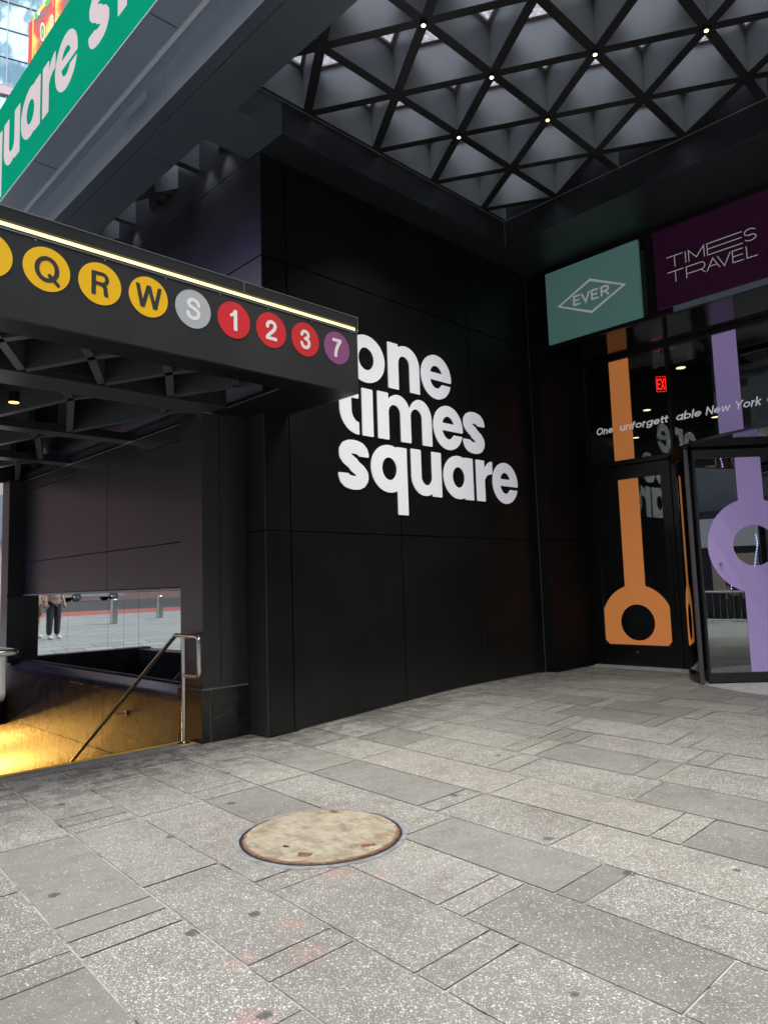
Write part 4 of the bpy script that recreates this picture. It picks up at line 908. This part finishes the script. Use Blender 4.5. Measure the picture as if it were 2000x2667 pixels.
for k in range(1, 17): mb.box(1.95, 7.032 + k * .28, -.171 * k + .001, 3.86, 7.032 + k * .28 + .05, -.171 * k + .005)
mb.box(1.9, 6.965, -.02, 3.869, 7.03, .004); mb.box(3.68, 6.80, -.02, 3.86, 6.90, .0035); obj('yellow_nosing', mb, M_YPAINT, se)
mb = MB(); mb.box(1.7, 6.75, -.02, 3.868, 6.963, .003); mb.box(3.66, 6.75, -.02, 3.868, 6.79, .0032); obj('tactile_strip', mb, M_TACT, se)
# route bullets
fnC = lambda u, v, d: (u, YF - d, v)
BUL = [('N', 1.368, M_YEL, M_BLT), ('Q', 1.760, M_YEL, M_BLT), ('R', 2.146, M_YEL, M_BLT), ('W', 2.534, M_YEL, M_BLT), ('S', 2.926, M_GREY, M_BLW), ('1', 3.319, M_RED, M_BLW), ('2', 3.711, M_RED, M_BLW), ('3', 4.100, M_RED, M_BLW), ('7', 4.490, M_VIO, M_BLW)]
for ch, x, mb_, ml in BUL:
    mb = MB(); mb.cyl((x, YF - .0002, 3.889), (0, -1, 0), .163, .003, 64); b = obj('route_bullet', mb, mb_, se)
    V, F, B = bullet(ch); s_ = .186
    mb = MB(); flat_solid(mb, V, F, B, lambda u, v, d: fnC(x + u * s_, 3.889 + (v - .5) * s_, d), .0035, .005); obj('bullet_character', mb, ml, b)
# warm lamps of the entrance
dl = thing('downlight', 'small black cylinder lamp glowing amber under the subway canopy', 'light', (2.22, 7.40, 3.45))
mb = MB(); mb.cyl((2.22, 7.40, 3.445), (0, 0, 1), .052, .10, 28); obj('housing', mb, M_FRAME, dl, smooth=True)
mb = MB(); mb.cyl((2.22, 7.40, 3.441), (0, 0, 1), .046, .003, 28); obj('lens', mb, M_LAMPY, dl)
# warm passage lamps at the foot of the stairs: the passage ceiling edge cuts their light on the wall
for (y, z, e) in ((18.2, -1.64, 15), (18.6, -2.30, 34)):
    o = lamp('passage_lamp', 'AREA', (2.9, y, z), e, (1, .52, .11), shape='RECTANGLE', size=1.7, size_y=.07); o.rotation_euler = (R(-98), 0, 0)
    mb = MB(); mb.box(2.05, y + .01, z - .06, 3.75, y + .06, z + .06); obj('lamp_housing', mb, M_FRAME, se)
mb = MB(); mb.box(1.60, 7.0, -.01, 1.90, 13.0, .52); mb.box(1.60, 13.001, -.02, 3.755, 13.25, .545); obj('parapet', mb, M_SILL, se, bevel=.006)

# ------------------------------------------------------------------ handrails
def bend(pts, r, n=6):
    P = [Vector(p) for p in pts]; out = [P[0]]
    for i in range(1, len(P) - 1):
        a = (P[i - 1] - P[i]).normalized(); b = (P[i + 1] - P[i]).normalized(); ang = a.angle(b); d = r / math.tan(ang / 2) if ang < 3.1 else 0
        if d < 1e-4: out.append(P[i]); continue
        p0 = P[i] + a * d; p1 = P[i] + b * d
        for k in range(n + 1):
            t = k / n; out.append(p0 * (1 - t) ** 2 + P[i] * 2 * t * (1 - t) + p1 * t ** 2)
    out.append(P[-1]); return out
hr = thing('handrail', 'stainless steel stair handrail with a flanged post standing beside the granite column', 'handrail', (3.75, 6.89, 0))
mb = MB(); mb.tube([(3.75, 6.89, .012), (3.75, 6.89, 1.09)], .0225, 18); obj('post', mb, M_STAIN, hr, smooth=True)
mb = MB(); mb.cyl((3.75, 6.89, .005), (0, 0, 1), .062, .010, 28); mb.cyl((3.75, 6.89, .016), (0, 0, 1), .05, .012, 28, .03); obj('base_flange', mb, M_STAIN, hr, smooth=True)
mb = MB(); mb.tube(bend([(3.75, 12.6, -2.30), (3.75, 7.06, 1.098), (3.75, 6.575, 1.098), (3.75, 6.575, .692), (3.75, 6.868, .692)], .075), .0225, 18); obj('rail', mb, M_STAIN, hr, smooth=True)
for y in (8.50, 10.4, 12.3):
    z = 1.098 - .6133 * (y - 7.06); mb = MB(); mb.tube(bend([(3.75, y, z - .02), (3.75, y, z - .085), (3.865, y, z - .085)], .01, 3), .008, 10); mb.cyl((3.868, y, z - .085), (-1, 0, 0), .036, .008, 22); obj('bracket', mb, M_STAIN, hr, smooth=True)
hr = thing('handrail', 'stainless steel rail with a rounded loop end cut by the left edge of the photo', 'handrail', (1.95, 6.75, 0))
mb = MB(); mb.tube(bend([(2.0, 12.6, -2.30), (2.0, 7.06, 1.10), (2.0, 6.44, 1.10), (1.84, 6.44, 1.10), (1.84, 7.06, 1.10), (1.84, 12.6, -2.30)], .078, 8), .027, 18); obj('rail', mb, M_STAIN, hr, smooth=True)
mb = MB(); mb.tube(bend([(1.96, 6.66, 1.085), (1.96, 6.66, .70), (1.96, 6.95, .70)], .08, 8), .027, 18); obj('loop', mb, M_STAIN, hr, smooth=True)
mb = MB(); mb.tube([(1.96, 6.95, .005), (1.96, 6.95, 1.09)], .027, 18); mb.cyl((1.96, 6.95, .005), (0, 0, 1), .062, .010, 28); obj('post', mb, M_STAIN, hr, smooth=True)

# ------------------------------------------------------------------ manhole
MH = (2.95, 3.68)
mh = thing('manhole_cover', 'round tan and rusty manhole cover with grey sealant ring set in the paving', 'manhole cover', (2.95, 3.68, 0))
def disc(mb, r, z0, z1, n=120, jag=0.0, cham=0.0, seed=1):
    rr = random.Random(seed); ph = [rr.uniform(0, 6.28) for _ in range(8)]
    def rad(t, r): return r * (1 + jag * sum(math.sin((k * 3 + 2) * t + ph[k]) / (k + 1.5) for k in range(8)))
    rings = [(r, z0), (r, z1 - cham), (r - cham * 1.5, z1)]; v = []
    for (q, z) in rings: v += [(MH[0] + rad(2 * math.pi * i / n, q) * math.cos(2 * math.pi * i / n), MH[1] + rad(2 * math.pi * i / n, q) * math.sin(2 * math.pi * i / n), z) for i in range(n)]
    f = [tuple(range(2 * n, 3 * n))]
    for k in range(2): f += [(k * n + i, k * n + (i + 1) % n, (k + 1) * n + (i + 1) % n, (k + 1) * n + i) for i in range(n)]
    mb.add(v, f)
mb = MB(); disc(mb, .540, -.002, .0045, 200, .011, .001, 3); obj('sealant_ring', mb, M_SEAL, mh)
mb = MB(); disc(mb, .506, .0046, .0056, 160, .006, .0002, 9); obj('tar_joint', mb, M_TAR, mh)
mb = MB(); disc(mb, .490, .0057, .010, 120, .001, .002, 4); obj('rust_rim', mb, M_RUST, mh, smooth=True)
mb = MB(); disc(mb, .480, .0101, .0150, 120, .0015, .002, 5); obj('lid', mb, M_LID, mh)
def patch(x, y, a, b, rot, m, name):
    mb = MB(); c, s_ = math.cos(rot), math.sin(rot); n = 20; v = []
    for i in range(n):
        t = 2 * math.pi * i / n; k = 1 + .12 * math.sin(3 * t + x * 9); px = a * math.copysign(abs(math.cos(t)) ** .5, math.cos(t)) * k; py = b * math.copysign(abs(math.sin(t)) ** .5, math.sin(t)) * k
        v.append((x + px * c - py * s_, y + px * s_ + py * c))
    mb.prism(v, lambda u, w_, d: (u, w_, d), .0151, .0162); obj(name, mb, m, mh)
patch(2.992, 3.30, .045, .022, -.5, M_RUST, 'pick_hole'); patch(2.653, 3.47, .03, .042, .6, M_RUST, 'pick_hole'); patch(3.275, 3.95, .022, .03, .2, M_RUST, 'pick_hole'); patch(2.66, 3.66, .012, .02, .3, M_TAR, 'gum_spot')

# ------------------------------------------------------------------ far buildings and the billboard
U2 = Vector((.958, -.287, 0)); N2 = Vector((-.287, -.958, 0))
def facade(name, o, length, h, z0, mw, mh_, m_wall, m_mull, label, bands=()):
    t = thing(name, label, 'building', (o[0], o[1], z0)); O = Vector((o[0], o[1], 0))
    fn = lambda u, v, d: tuple(O + U2 * u + Vector((0, 0, v)) + N2 * d)
    mb = MB(); mb.prism([(-length / 2, z0), (length / 2, z0), (length / 2, h), (-length / 2, h)], fn, -12, 0); obj('glass_wall', mb, m_wall, t)
    mb = MB(); u = -1.16 - int((length / 2 - 1.16) / mw) * mw
    while u < length / 2:
        mb.prism([(u - .03, z0), (u + .03, z0), (u + .03, h), (u - .03, h)], fn, .001, .10); u += mw
    z = 35.96 - int((35.96 - z0) / mh_) * mh_
    while z < h:
        mb.prism([(-length / 2, z - .025), (length / 2, z - .025), (length / 2, z + .025), (-length / 2, z + .025)], fn, .001, .07); z += mh_
    obj('mullions', mb, m_mull, t)
    for (a, b, mm) in bands:
        mb = MB(); mb.prism([(-length / 2, a), (length / 2, a), (length / 2, b), (-length / 2, b)], fn, .002, .22); obj('ledge', mb, mm, t)
    return t, fn
M_TOW = mat('tower_glass', (.20, .33, .36), .08, .75); _p = geo_pos(M_TOW)
_n1 = noise(M_TOW, scalev(M_TOW, _p, (.8, .8, .45)), .9, 5, .6)
L(M_TOW, ramp(M_TOW, _n1, [(.42, (.13, .23, .27)), (.50, (.22, .34, .38)), (.56, (.50, .72, .76))]), bs(M_TOW).inputs['Base Color'])
_bp = N(M_TOW, 'ShaderNodeBump', Strength=.35, Distance=.3); L(M_TOW, noise(M_TOW, _p, .35, 3), _bp.inputs['Height']); L(M_TOW, _bp.outputs[0], bs(M_TOW).inputs['Normal'])
M_MULL = mat('tower_mullion', (.25, .30, .33), .4, .5); M_LEDGE = mat('tower_ledge', (.42, .34, .36), .5)
facade('glass_tower', (13.6, 43.94), 26, 70, 1.0, 1.23, 1.83, M_TOW, M_MULL, 'pale blue glass tower with thin mullions behind the green screen', [(31.63, 32.15, M_LEDGE)])
bb = thing('billboard', 'bright red and yellow video billboard on the glass tower behind the green screen', 'billboard', (10.65, 34.39, 20))
O3 = Vector((10.645, 34.39, 0)); fnB = lambda u, v, d: tuple(O3 + U2 * u + Vector((0, 0, v)) + N2 * d)
def art(name, stops, sc, s, rot=0):
    m = mat(name, (.02, .02, .02), .5); p = geo_pos(m); n = noise(m, scalev(m, p, (sc, sc, sc * .45)), 1.0, 3, .5)
    L(m, ramp(m, n, stops), bs(m).inputs['Emission Color']); bs(m).inputs['Emission Strength'].default_value = s; return m
M_ART = art('billboard_artwork', [(.36, (.30, .10, .12)), (.43, (.80, .02, .015)), (.50, (.90, .10, .01)), (.56, (.95, .45, .04)), (.64, (.95, .75, .20))], 1.6, .45)
M_ARED = mat('billboard_red', (.02, 0, 0), .5, em=(.85, .03, .02), es=.48); M_AYEL = mat('billboard_yellow', (.02, 0, 0), .5, em=(.95, .72, .12), es=.48)
M_AGRN = mat('billboard_green', (0, .02, 0), .5, em=(.04, .45, .20), es=.48); M_AWHT = mat('billboard_white', (.02, .02, .02), .5, em=(.85, .85, .8), es=.48); M_AMAR = mat('billboard_maroon', (.02, 0, 0), .5, em=(.30, .02, .04), es=.48)
mb = MB(); mb.prism([(-.03, 22), (4.5, 22), (4.5, 34), (2.6, 34), (-.02, 29.13)], fnB, -.4, 0); obj('board_housing', mb, M_ARED, bb)
mb = MB(); mb.prism([(.19, 22), (1.05, 22), (1.05, 31.2), (.19, 29.5)], fnB, .01, .03); mb.prism([(1.12, 22), (4.4, 22), (4.4, 33.7), (2.6, 33.9), (1.12, 31.3)], fnB, .01, .03); obj('screen_artwork', mb, M_ART, bb)
mb = MB(); mb.prism([(.14, 22), (.185, 22), (.185, 29.5), (.14, 29.42)], fnB, .01, .035); mb.prism([(.19, 29.35), (.9, 30.72), (.9, 31.0), (.19, 29.62)], fnB, .035, .04); obj('yellow_bands', mb, M_AYEL, bb)
mb = MB(); mb.prism([(.22, 29.62), (.40, 29.97), (.48, 29.75), (.30, 29.4)], fnB, .045, .05); mb.prism([(.66, 30.45), (.84, 30.8), (.90, 30.55), (.72, 30.2)], fnB, .045, .05); obj('green_bands', mb, M_AGRN, bb)
def ringp(mb, cu, cv, a, b, a2, b2, d0, d1, n=32):
    for i in range(n):
        t0, t1 = 2 * math.pi * i / n, 2 * math.pi * (i + 1) / n
        mb.prism([(cu + a2 * math.cos(t0), cv + b2 * math.sin(t0)), (cu + a * math.cos(t0), cv + b * math.sin(t0)), (cu + a * math.cos(t1), cv + b * math.sin(t1)), (cu + a2 * math.cos(t1), cv + b2 * math.sin(t1))], fnB, d0, d1)
mb = MB(); ringp(mb, .58, 28.88, .135, .60, .115, .52, .04, .05); obj('maroon_ring', mb, M_AMAR, bb)
mb = MB(); ringp(mb, .58, 28.88, .112, .50, .085, .38, .04, .05); ringp(mb, .98, 29.6, .08, .35, .055, .22, .04, .05); mb.prism([(.33, 29.78), (.42, 29.95), (.46, 29.78), (.37, 29.62)], fnB, .052, .056); obj('white_rings', mb, M_AWHT, bb)
mb = MB(); ringp(mb, .58, 28.88, .075, .33, .035, .15, .04, .05); obj('green_ring', mb, M_AGRN, bb)
# pale shopfront seen past the left edge of the canopy
M_PALE = painted('pale_facade', (.42, .40, .41), (.50, .48, .48), .4, .6)
fs = thing('shopfront_building', 'pale grey building just visible past the left side of the subway canopy', 'building', (9, 27, .5))
mb = MB(); mb.box(5.2, 25.5, .3, 16, 32, 4.2); mb.box(5.2, 25.5, 4.26, 16, 32, 9); obj('wall', mb, M_PALE, fs)
mb = MB(); mb.box(5.1, 25.35, 3.4, 16, 25.49, 4.9); obj('sign_fascia', mb, M_MARQ, fs)
fnF = lambda u, v, d: (u, 25.35 - d, v)
for k, t_ in enumerate(('es', 'ore', 'an')): word(fs, t_, 6.85, 7.25, 4.42 - .36 * k, .24, fnF, .001, .01, M_DECALW, shear=0)
# the street behind the camera: its fronts show in the glass
def block(name, label, x0, y0, x1, y1, h, m, win, face, floors, cols, wm, z0=0, shop=None):
    t = thing(name, label, 'building', ((x0 + x1) / 2, (y0 + y1) / 2, z0)); mb = MB(); mb.box(x0, y0, z0, x1, y1, h); obj('wall', mb, m, t)
    mb = MB()
    for f in range(floors):
        for c in range(cols):
            a = 5 + f * (h - 6) / floors; b = a + (h - 6) / floors * .6
            if face == '+x': w0 = y0 + (y1 - y0) * (c + .2) / cols; w1 = y0 + (y1 - y0) * (c + .8) / cols; mb.box(x1 + .01, w0, a, x1 + .06, w1, b)
            if face == '+y': w0 = x0 + (x1 - x0) * (c + .2) / cols; w1 = x0 + (x1 - x0) * (c + .8) / cols; mb.box(w0, y1 + .01, a, w1, y1 + .06, b)
            if face == '-y': w0 = x0 + (x1 - x0) * (c + .2) / cols; w1 = x0 + (x1 - x0) * (c + .8) / cols; mb.box(w0, y0 - .06, a, w1, y0 - .01, b)
    obj('windows', mb, win, t); return t
M_WIN = mat('far_window', (.04, .05, .06), .1); M_BRICK = painted('pink_brick', (.34, .20, .18), (.42, .27, .24), .8, .9); M_STONE = painted('street_stone', (.30, .28, .26), (.38, .36, .33), .8, .9); M_CONC = painted('street_concrete', (.22, .23, .25), (.28, .29, .31), .8, .9)
t = block('brick_building', 'pink brick building across the plaza mirrored in the stair panels', -70, 60, 10, 75, 26, M_BRICK, M_WIN, '-y', 6, 20, None, 1.0)
t = block('stone_building', 'grey stone building across the side street behind the photographer', -60, -60, -34, 40, 34, M_STONE, M_WIN, '+x', 8, 22, None)
t = block('office_block', 'concrete office block opposite the revolving door, mirrored in its glass', -33, -52, 40, -36, 38, M_CONC, M_WIN, '+y', 9, 20, None)
vb = MB(); vb.box(-33.6, 26, 12, -33.2, 38, 32); o = obj('video_screen', vb, mat('violet_screen', (.02, .02, .05), .4, em=(.20, .12, .60), es=3.2)); tag(o, 'tall violet video screen across the street mirrored in the canopy side wall', 'screen')
# kiosk with a white sign band, mirrored in the revolving door
sh = thing('street_kiosk', 'long street kiosk with a white sign band mirrored in the revolving door glass', 'kiosk', (5, -14, 0))
mb = MB(); mb.box(-8, -17, 0, 16, -13.5, 3.9); obj('kiosk_body', mb, M_SOFFIT, sh)
mb = MB(); mb.box(-8, -13.5, 2.55, 16, -13.3, 3.6); obj('sign_band', mb, mat('white_band', (.75, .75, .75), .6), sh)
M_LITW = mat('lit_window', (.1, .1, .1), .3, em=(.6, .5, .4), es=.12)
for k in range(9): mb = MB(); mb.box(-7.5 + 2.6 * k, -13.5, .9, -5.9 + 2.6 * k, -13.44, 2.3); obj('window', mb, M_LITW, sh)
fb = thing('green_awning', 'dark green awning panel above the street kiosk mirrored in the revolving door', 'awning', (2, -13, 4))
mb = MB(); mb.box(5.2, -13.6, 3.95, 9.0, -13.2, 6.4); obj('awning_panel', mb, mat('green_cloth', (.01, .20, .09), .7), fb)
mb = MB(); mb.box(-8, -18, 3.95, 5.1, -15, 7.5); o = obj('roof_sign', mb, M_CONC); tag(o, 'grey box of rooftop plant on the street kiosk beside the green awning', 'rooftop box')
M_BLUE = mat('blue_led', (.1, .1, .3), .4, em=(.35, .5, 1.0), es=5)
for i, (x, y, z0_, n_) in enumerate(((1.6, -10, 3.0, 24), (2.7, -10.5, 3.4, 30), (4.4, -11, 1.0, 20), (5.6, -10, .6, 26), (3.6, -10, 4.4, 20))):
    mb = MB()
    for k in range(n_): mb.cyl((x + .06 * math.sin(k * .35), y, z0_ + k * .085), (0, 0, 1), .013, .025, 6)
    o = obj('light_string', mb, M_BLUE); tag(o, 'string of tiny blue lights number %s from the left in the revolving door reflection' % ('one', 'two', 'three', 'four', 'five')[i], 'light string', 'blue light strings by the kiosk')
br = thing('barrier', 'low grey metal crowd barrier standing in front of the street kiosk', 'barrier', (3, -9, 0))
mb = MB(); mb.tube([(-3, -9, 1.05), (9, -9, 1.05)], .025, 8); mb.tube([(-3, -9, .2), (9, -9, .2)], .025, 8); obj('rails', mb, M_STAIN, br)
for k in range(0, 61): mb = MB(); mb.tube([(-3 + .2 * k, -9, .2), (-3 + .2 * k, -9, 1.05)], .009, 5); obj('bar', mb, M_STAIN, br)

# ------------------------------------------------------------------ plaza things mirrored in the stair panels
for i, (x, y, lab) in enumerate(((-3.0, 25.2, 'stainless bollard standing on the plaza, left one in the mirror panels'), (-5.6, 26.9, 'stainless bollard standing on the plaza, right one in the mirror panels'))):
    z = far_z(x, y); t = thing('bollard', lab, 'bollard', (x, y, z), 'bollards on the plaza')
    mb = MB(); mb.cyl((x, y, z), (0, 0, 1), .13, .84, 28); mb.cyl((x, y, z + .841), (0, 0, 1), .13, .03, 28, .10); obj('post', mb, M_STAIN, t, smooth=True)
    for h in (.50, .66): mb = MB(); mb.cyl((x, y, z + h), (0, 0, 1), .15, .03, 28); obj('collar', mb, M_STAIN, t, smooth=True)
car = thing('parked_car', 'silver white sedan parked beyond the red lane, mirrored in the stair panels', 'car', (-14, 54.5, 1.09))
CX, CY, CZ = -14.0, 54.5, 1.09
def cb(pts, hw0, hw1, m, name, zsplit=None):
    n = len(pts); v = []
    for sgn in (-1, 1): v += [(CX + x, CY + sgn * (hw0 if zsplit is None or z <= zsplit else hw1), CZ + z) for x, z in pts]
    mb = MB(); mb.add(v, [tuple(range(n)), tuple(range(2 * n - 1, n - 1, -1))] + [(i, n + i, n + (i + 1) % n, (i + 1) % n) for i in range(n)]); return obj(name, mb, m, car, bevel=.04)
M_CARP = mat('car_paint', (.55, .56, .57), .25, .2, coat=.5); M_TYRE = mat('tyre', (.015, .015, .015), .8)
cb([(-2.25, .30), (-2.3, .55), (-2.2, .82), (-1.5, .93), (1.0, .95), (2.0, .82), (2.28, .62), (2.25, .30)], .88, .88, M_CARP, 'body')
cb([(-1.75, .93), (-.95, 1.36), (.35, 1.40), (1.15, .95)], .80, .66, M_WIN, 'windows', 1.0)
cb([(-.95, 1.361), (-.8, 1.43), (.2, 1.45), (.36, 1.401)], .66, .62, M_CARP, 'roof', 1.41)
for x in (-1.38, 1.40):
    for sg_ in (-1, 1):
        mb = MB(); mb.cyl((CX + x, CY + sg_ * .72, CZ + .33), (0, sg_, 0), .33, .19, 32); wh = obj('wheel', mb, M_TYRE, car, smooth=True)
        mb = MB(); mb.cyl((CX + x, CY + sg_ * .905, CZ + .33), (0, sg_, 0), .07, .02, 16)
        for k in range(7):
            a = 2 * math.pi * k / 7; d_ = Vector((math.cos(a), 0, math.sin(a))); p0 = Vector((CX + x, CY + sg_ * .915, CZ + .33)); mb.tube([p0 + d_ * .06, p0 + d_ * .23], .018, 6)
        mb.tube([(CX + x + .24 * math.cos(t), CY + sg_ * .91, CZ + .33 + .24 * math.sin(t)) for t in [2 * math.pi * q / 28 for q in range(28)]], .015, 6, closed=True); obj('rim', mb, M_STAIN, wh, smooth=True)
M_LIGHT = mat('car_lamp', (.7, .7, .7), .1)
for sg_ in (-1, 1): mb = MB(); mb.box(CX + 2.12, CY + sg_ * .55 - .16, CZ + .62, CX + 2.27, CY + sg_ * .55 + .16, CZ + .72); obj('headlight', mb, M_LIGHT, car, bevel=.02)

def skin_obj(name, verts, edges, rad, m, parent, root=0, sub=2):
    me = bpy.data.meshes.new(name); off = wloc(parent); me.from_pydata([(v[0] - off.x, v[1] - off.y, v[2] - off.z) for v in verts], edges, []); me.materials.append(m)
    o = bpy.data.objects.new(name, me); COL.objects.link(o); o.parent = parent; bm = bmesh.new(); bm.from_mesh(me); lay = bm.verts.layers.skin.verify(); bm.verts.ensure_lookup_table()
    for i, v in enumerate(bm.verts): v[lay].radius = (rad[i], rad[i]); v[lay].use_root = (i == root)
    bm.to_mesh(me); bm.free(); k = o.modifiers.new('skin', 'SKIN'); k.use_smooth_shade = True; q = o.modifiers.new('sub', 'SUBSURF'); q.levels = sub; q.render_levels = sub; return o
def person(px, py, pz, yaw, top, legs, hair, skin_c, lab, long_legs=True, sc=1.0):
    t = thing('person', lab, 'person', (px, py, pz), 'people standing on the plaza'); c, s_ = math.cos(yaw), math.sin(yaw)
    W = lambda p: (px + (p[0] * c - p[1] * s_) * sc, py + (p[0] * s_ + p[1] * c) * sc, pz + p[2] * sc)
    V = [(0, 0, .93)]; E = []; Rr = [.125]
    def add(p, r, par): V.append(p); Rr.append(r); E.append((par, len(V) - 1)); return len(V) - 1
    w_ = add((0, 0, 1.10), .105, 0); ch = add((0, .01, 1.30), .125, w_); nk = add((0, 0, 1.46), .058, ch); hd = add((0, -.02, 1.56), .075, nk); h2 = add((0, -.025, 1.66), .088, hd); add((0, -.01, 1.735), .06, h2)
    nose = add((0, -.115, 1.615), .014, hd)
    for sg_ in (-1, 1):
        sh = add((sg_ * .17, 0, 1.40), .058, ch); el = add((sg_ * .24, .03, 1.13), .043, sh); wr = add((sg_ * .25, -.06, .90), .028, el); pm = add((sg_ * .25, -.075, .83), .030, wr)
        for k in range(4):
            kn = add((sg_ * (.232 + .012 * k), -.055 - .018 * k, .775), .010, pm); add((sg_ * (.228 + .010 * k), -.062 - .018 * k, .735 + .006 * abs(k - 1.5)), .008, kn)
        th = add((sg_ * .232, -.115, .825), .011, pm); add((sg_ * .225, -.13, .785), .009, th)
        hp = add((sg_ * .09, 0, .86), .095, 0); kn = add((sg_ * .105, -.01, .50), .062, hp); ca = add((sg_ * .108, .015, .33), .052, kn); an = add((sg_ * .11, .02, .09), .036, ca); add((sg_ * .12, -.10, .035), .034, an)
    skin_obj('body', [W(v) for v in V], E, [r * sc for r in Rr], skin_c, t)
    T = [(0, 0, .93), (0, 0, 1.12), (0, .01, 1.30), (0, 0, 1.43), (-.17, 0, 1.405), (-.235, .025, 1.18), (.17, 0, 1.405), (.235, .025, 1.18)]
    skin_obj('shirt', [W(v) for v in T], [(0, 1), (1, 2), (2, 3), (2, 4), (4, 5), (2, 6), (6, 7)], [r * sc for r in (.172, .150, .150, .075, .078, .066, .078, .066)], top, t)
    zl = .10 if long_legs else .48
    Tr = [(0, 0, .97), (-.09, 0, .84), (-.105, -.01, .52), (-.11, .02, zl), (.09, 0, .84), (.105, -.01, .52), (.11, .02, zl)]
    ed = [(0, 1), (1, 2), (0, 4), (4, 5)] + ([(2, 3), (5, 6)] if long_legs else [])
    if not long_legs: Tr = [Tr[0], Tr[1], Tr[2], Tr[4], Tr[5]]; ed = [(0, 1), (1, 2), (0, 3), (3, 4)]
    skin_obj('trousers', [W(v) for v in Tr], ed, [r * sc for r in ((.145, .115, .085, .07, .115, .085, .07) if long_legs else (.145, .12, .10, .12, .10))], legs, t)
    for sg_ in (-1, 1): skin_obj('shoe', [W((sg_ * .11, .04, .05)), W((sg_ * .12, -.06, .042)), W((sg_ * .125, -.14, .035))], [(0, 1), (1, 2)], [.052 * sc, .05 * sc, .04 * sc], M_SHOE, t)
    skin_obj('hair', [W((0, .02, 1.62)), W((0, .01, 1.70)), W((0, -.04, 1.755))], [(0, 1), (1, 2)], [.088 * sc, .10 * sc, .06 * sc], hair, t)
M_SHOE = mat('white_shoe', (.7, .7, .7), .6); M_SKIN = mat('skin', (.48, .30, .22), .55); M_HAIR = mat('dark_hair', (.03, .02, .015), .6)
M_PINK = mat('pink_shirt', (.60, .42, .42), .8); M_BROWN = mat('brown_shorts', (.16, .10, .08), .85); M_DARKT = mat('dark_trousers', (.035, .037, .042), .85); M_GSH = mat('grey_shirt', (.42, .44, .44), .8)
person(1.62, 19.3, far_z(2, 19.3), -.5, M_PINK, M_BROWN, M_HAIR, M_SKIN, 'person in a pink shirt and brown shorts on the plaza, leftmost in the mirror panels', False)
person(1.48, 18.4, far_z(1, 18.4), -.3, M_GSH, M_DARKT, M_HAIR, M_SKIN, 'person in a grey shirt and dark trousers mirrored nearest the bollards')

person(3.2, -11.2, 0, 3.1, M_PINK, M_BROWN, M_HAIR, M_SKIN, 'person in a pink shirt behind the crowd barrier, mirrored in the revolving door', False)
person(4.3, -11.6, 0, 2.8, mat('maroon_shirt', (.20, .03, .06), .8), M_DARKT, M_HAIR, M_SKIN, 'person in a maroon shirt behind the crowd barrier, mirrored in the revolving door')
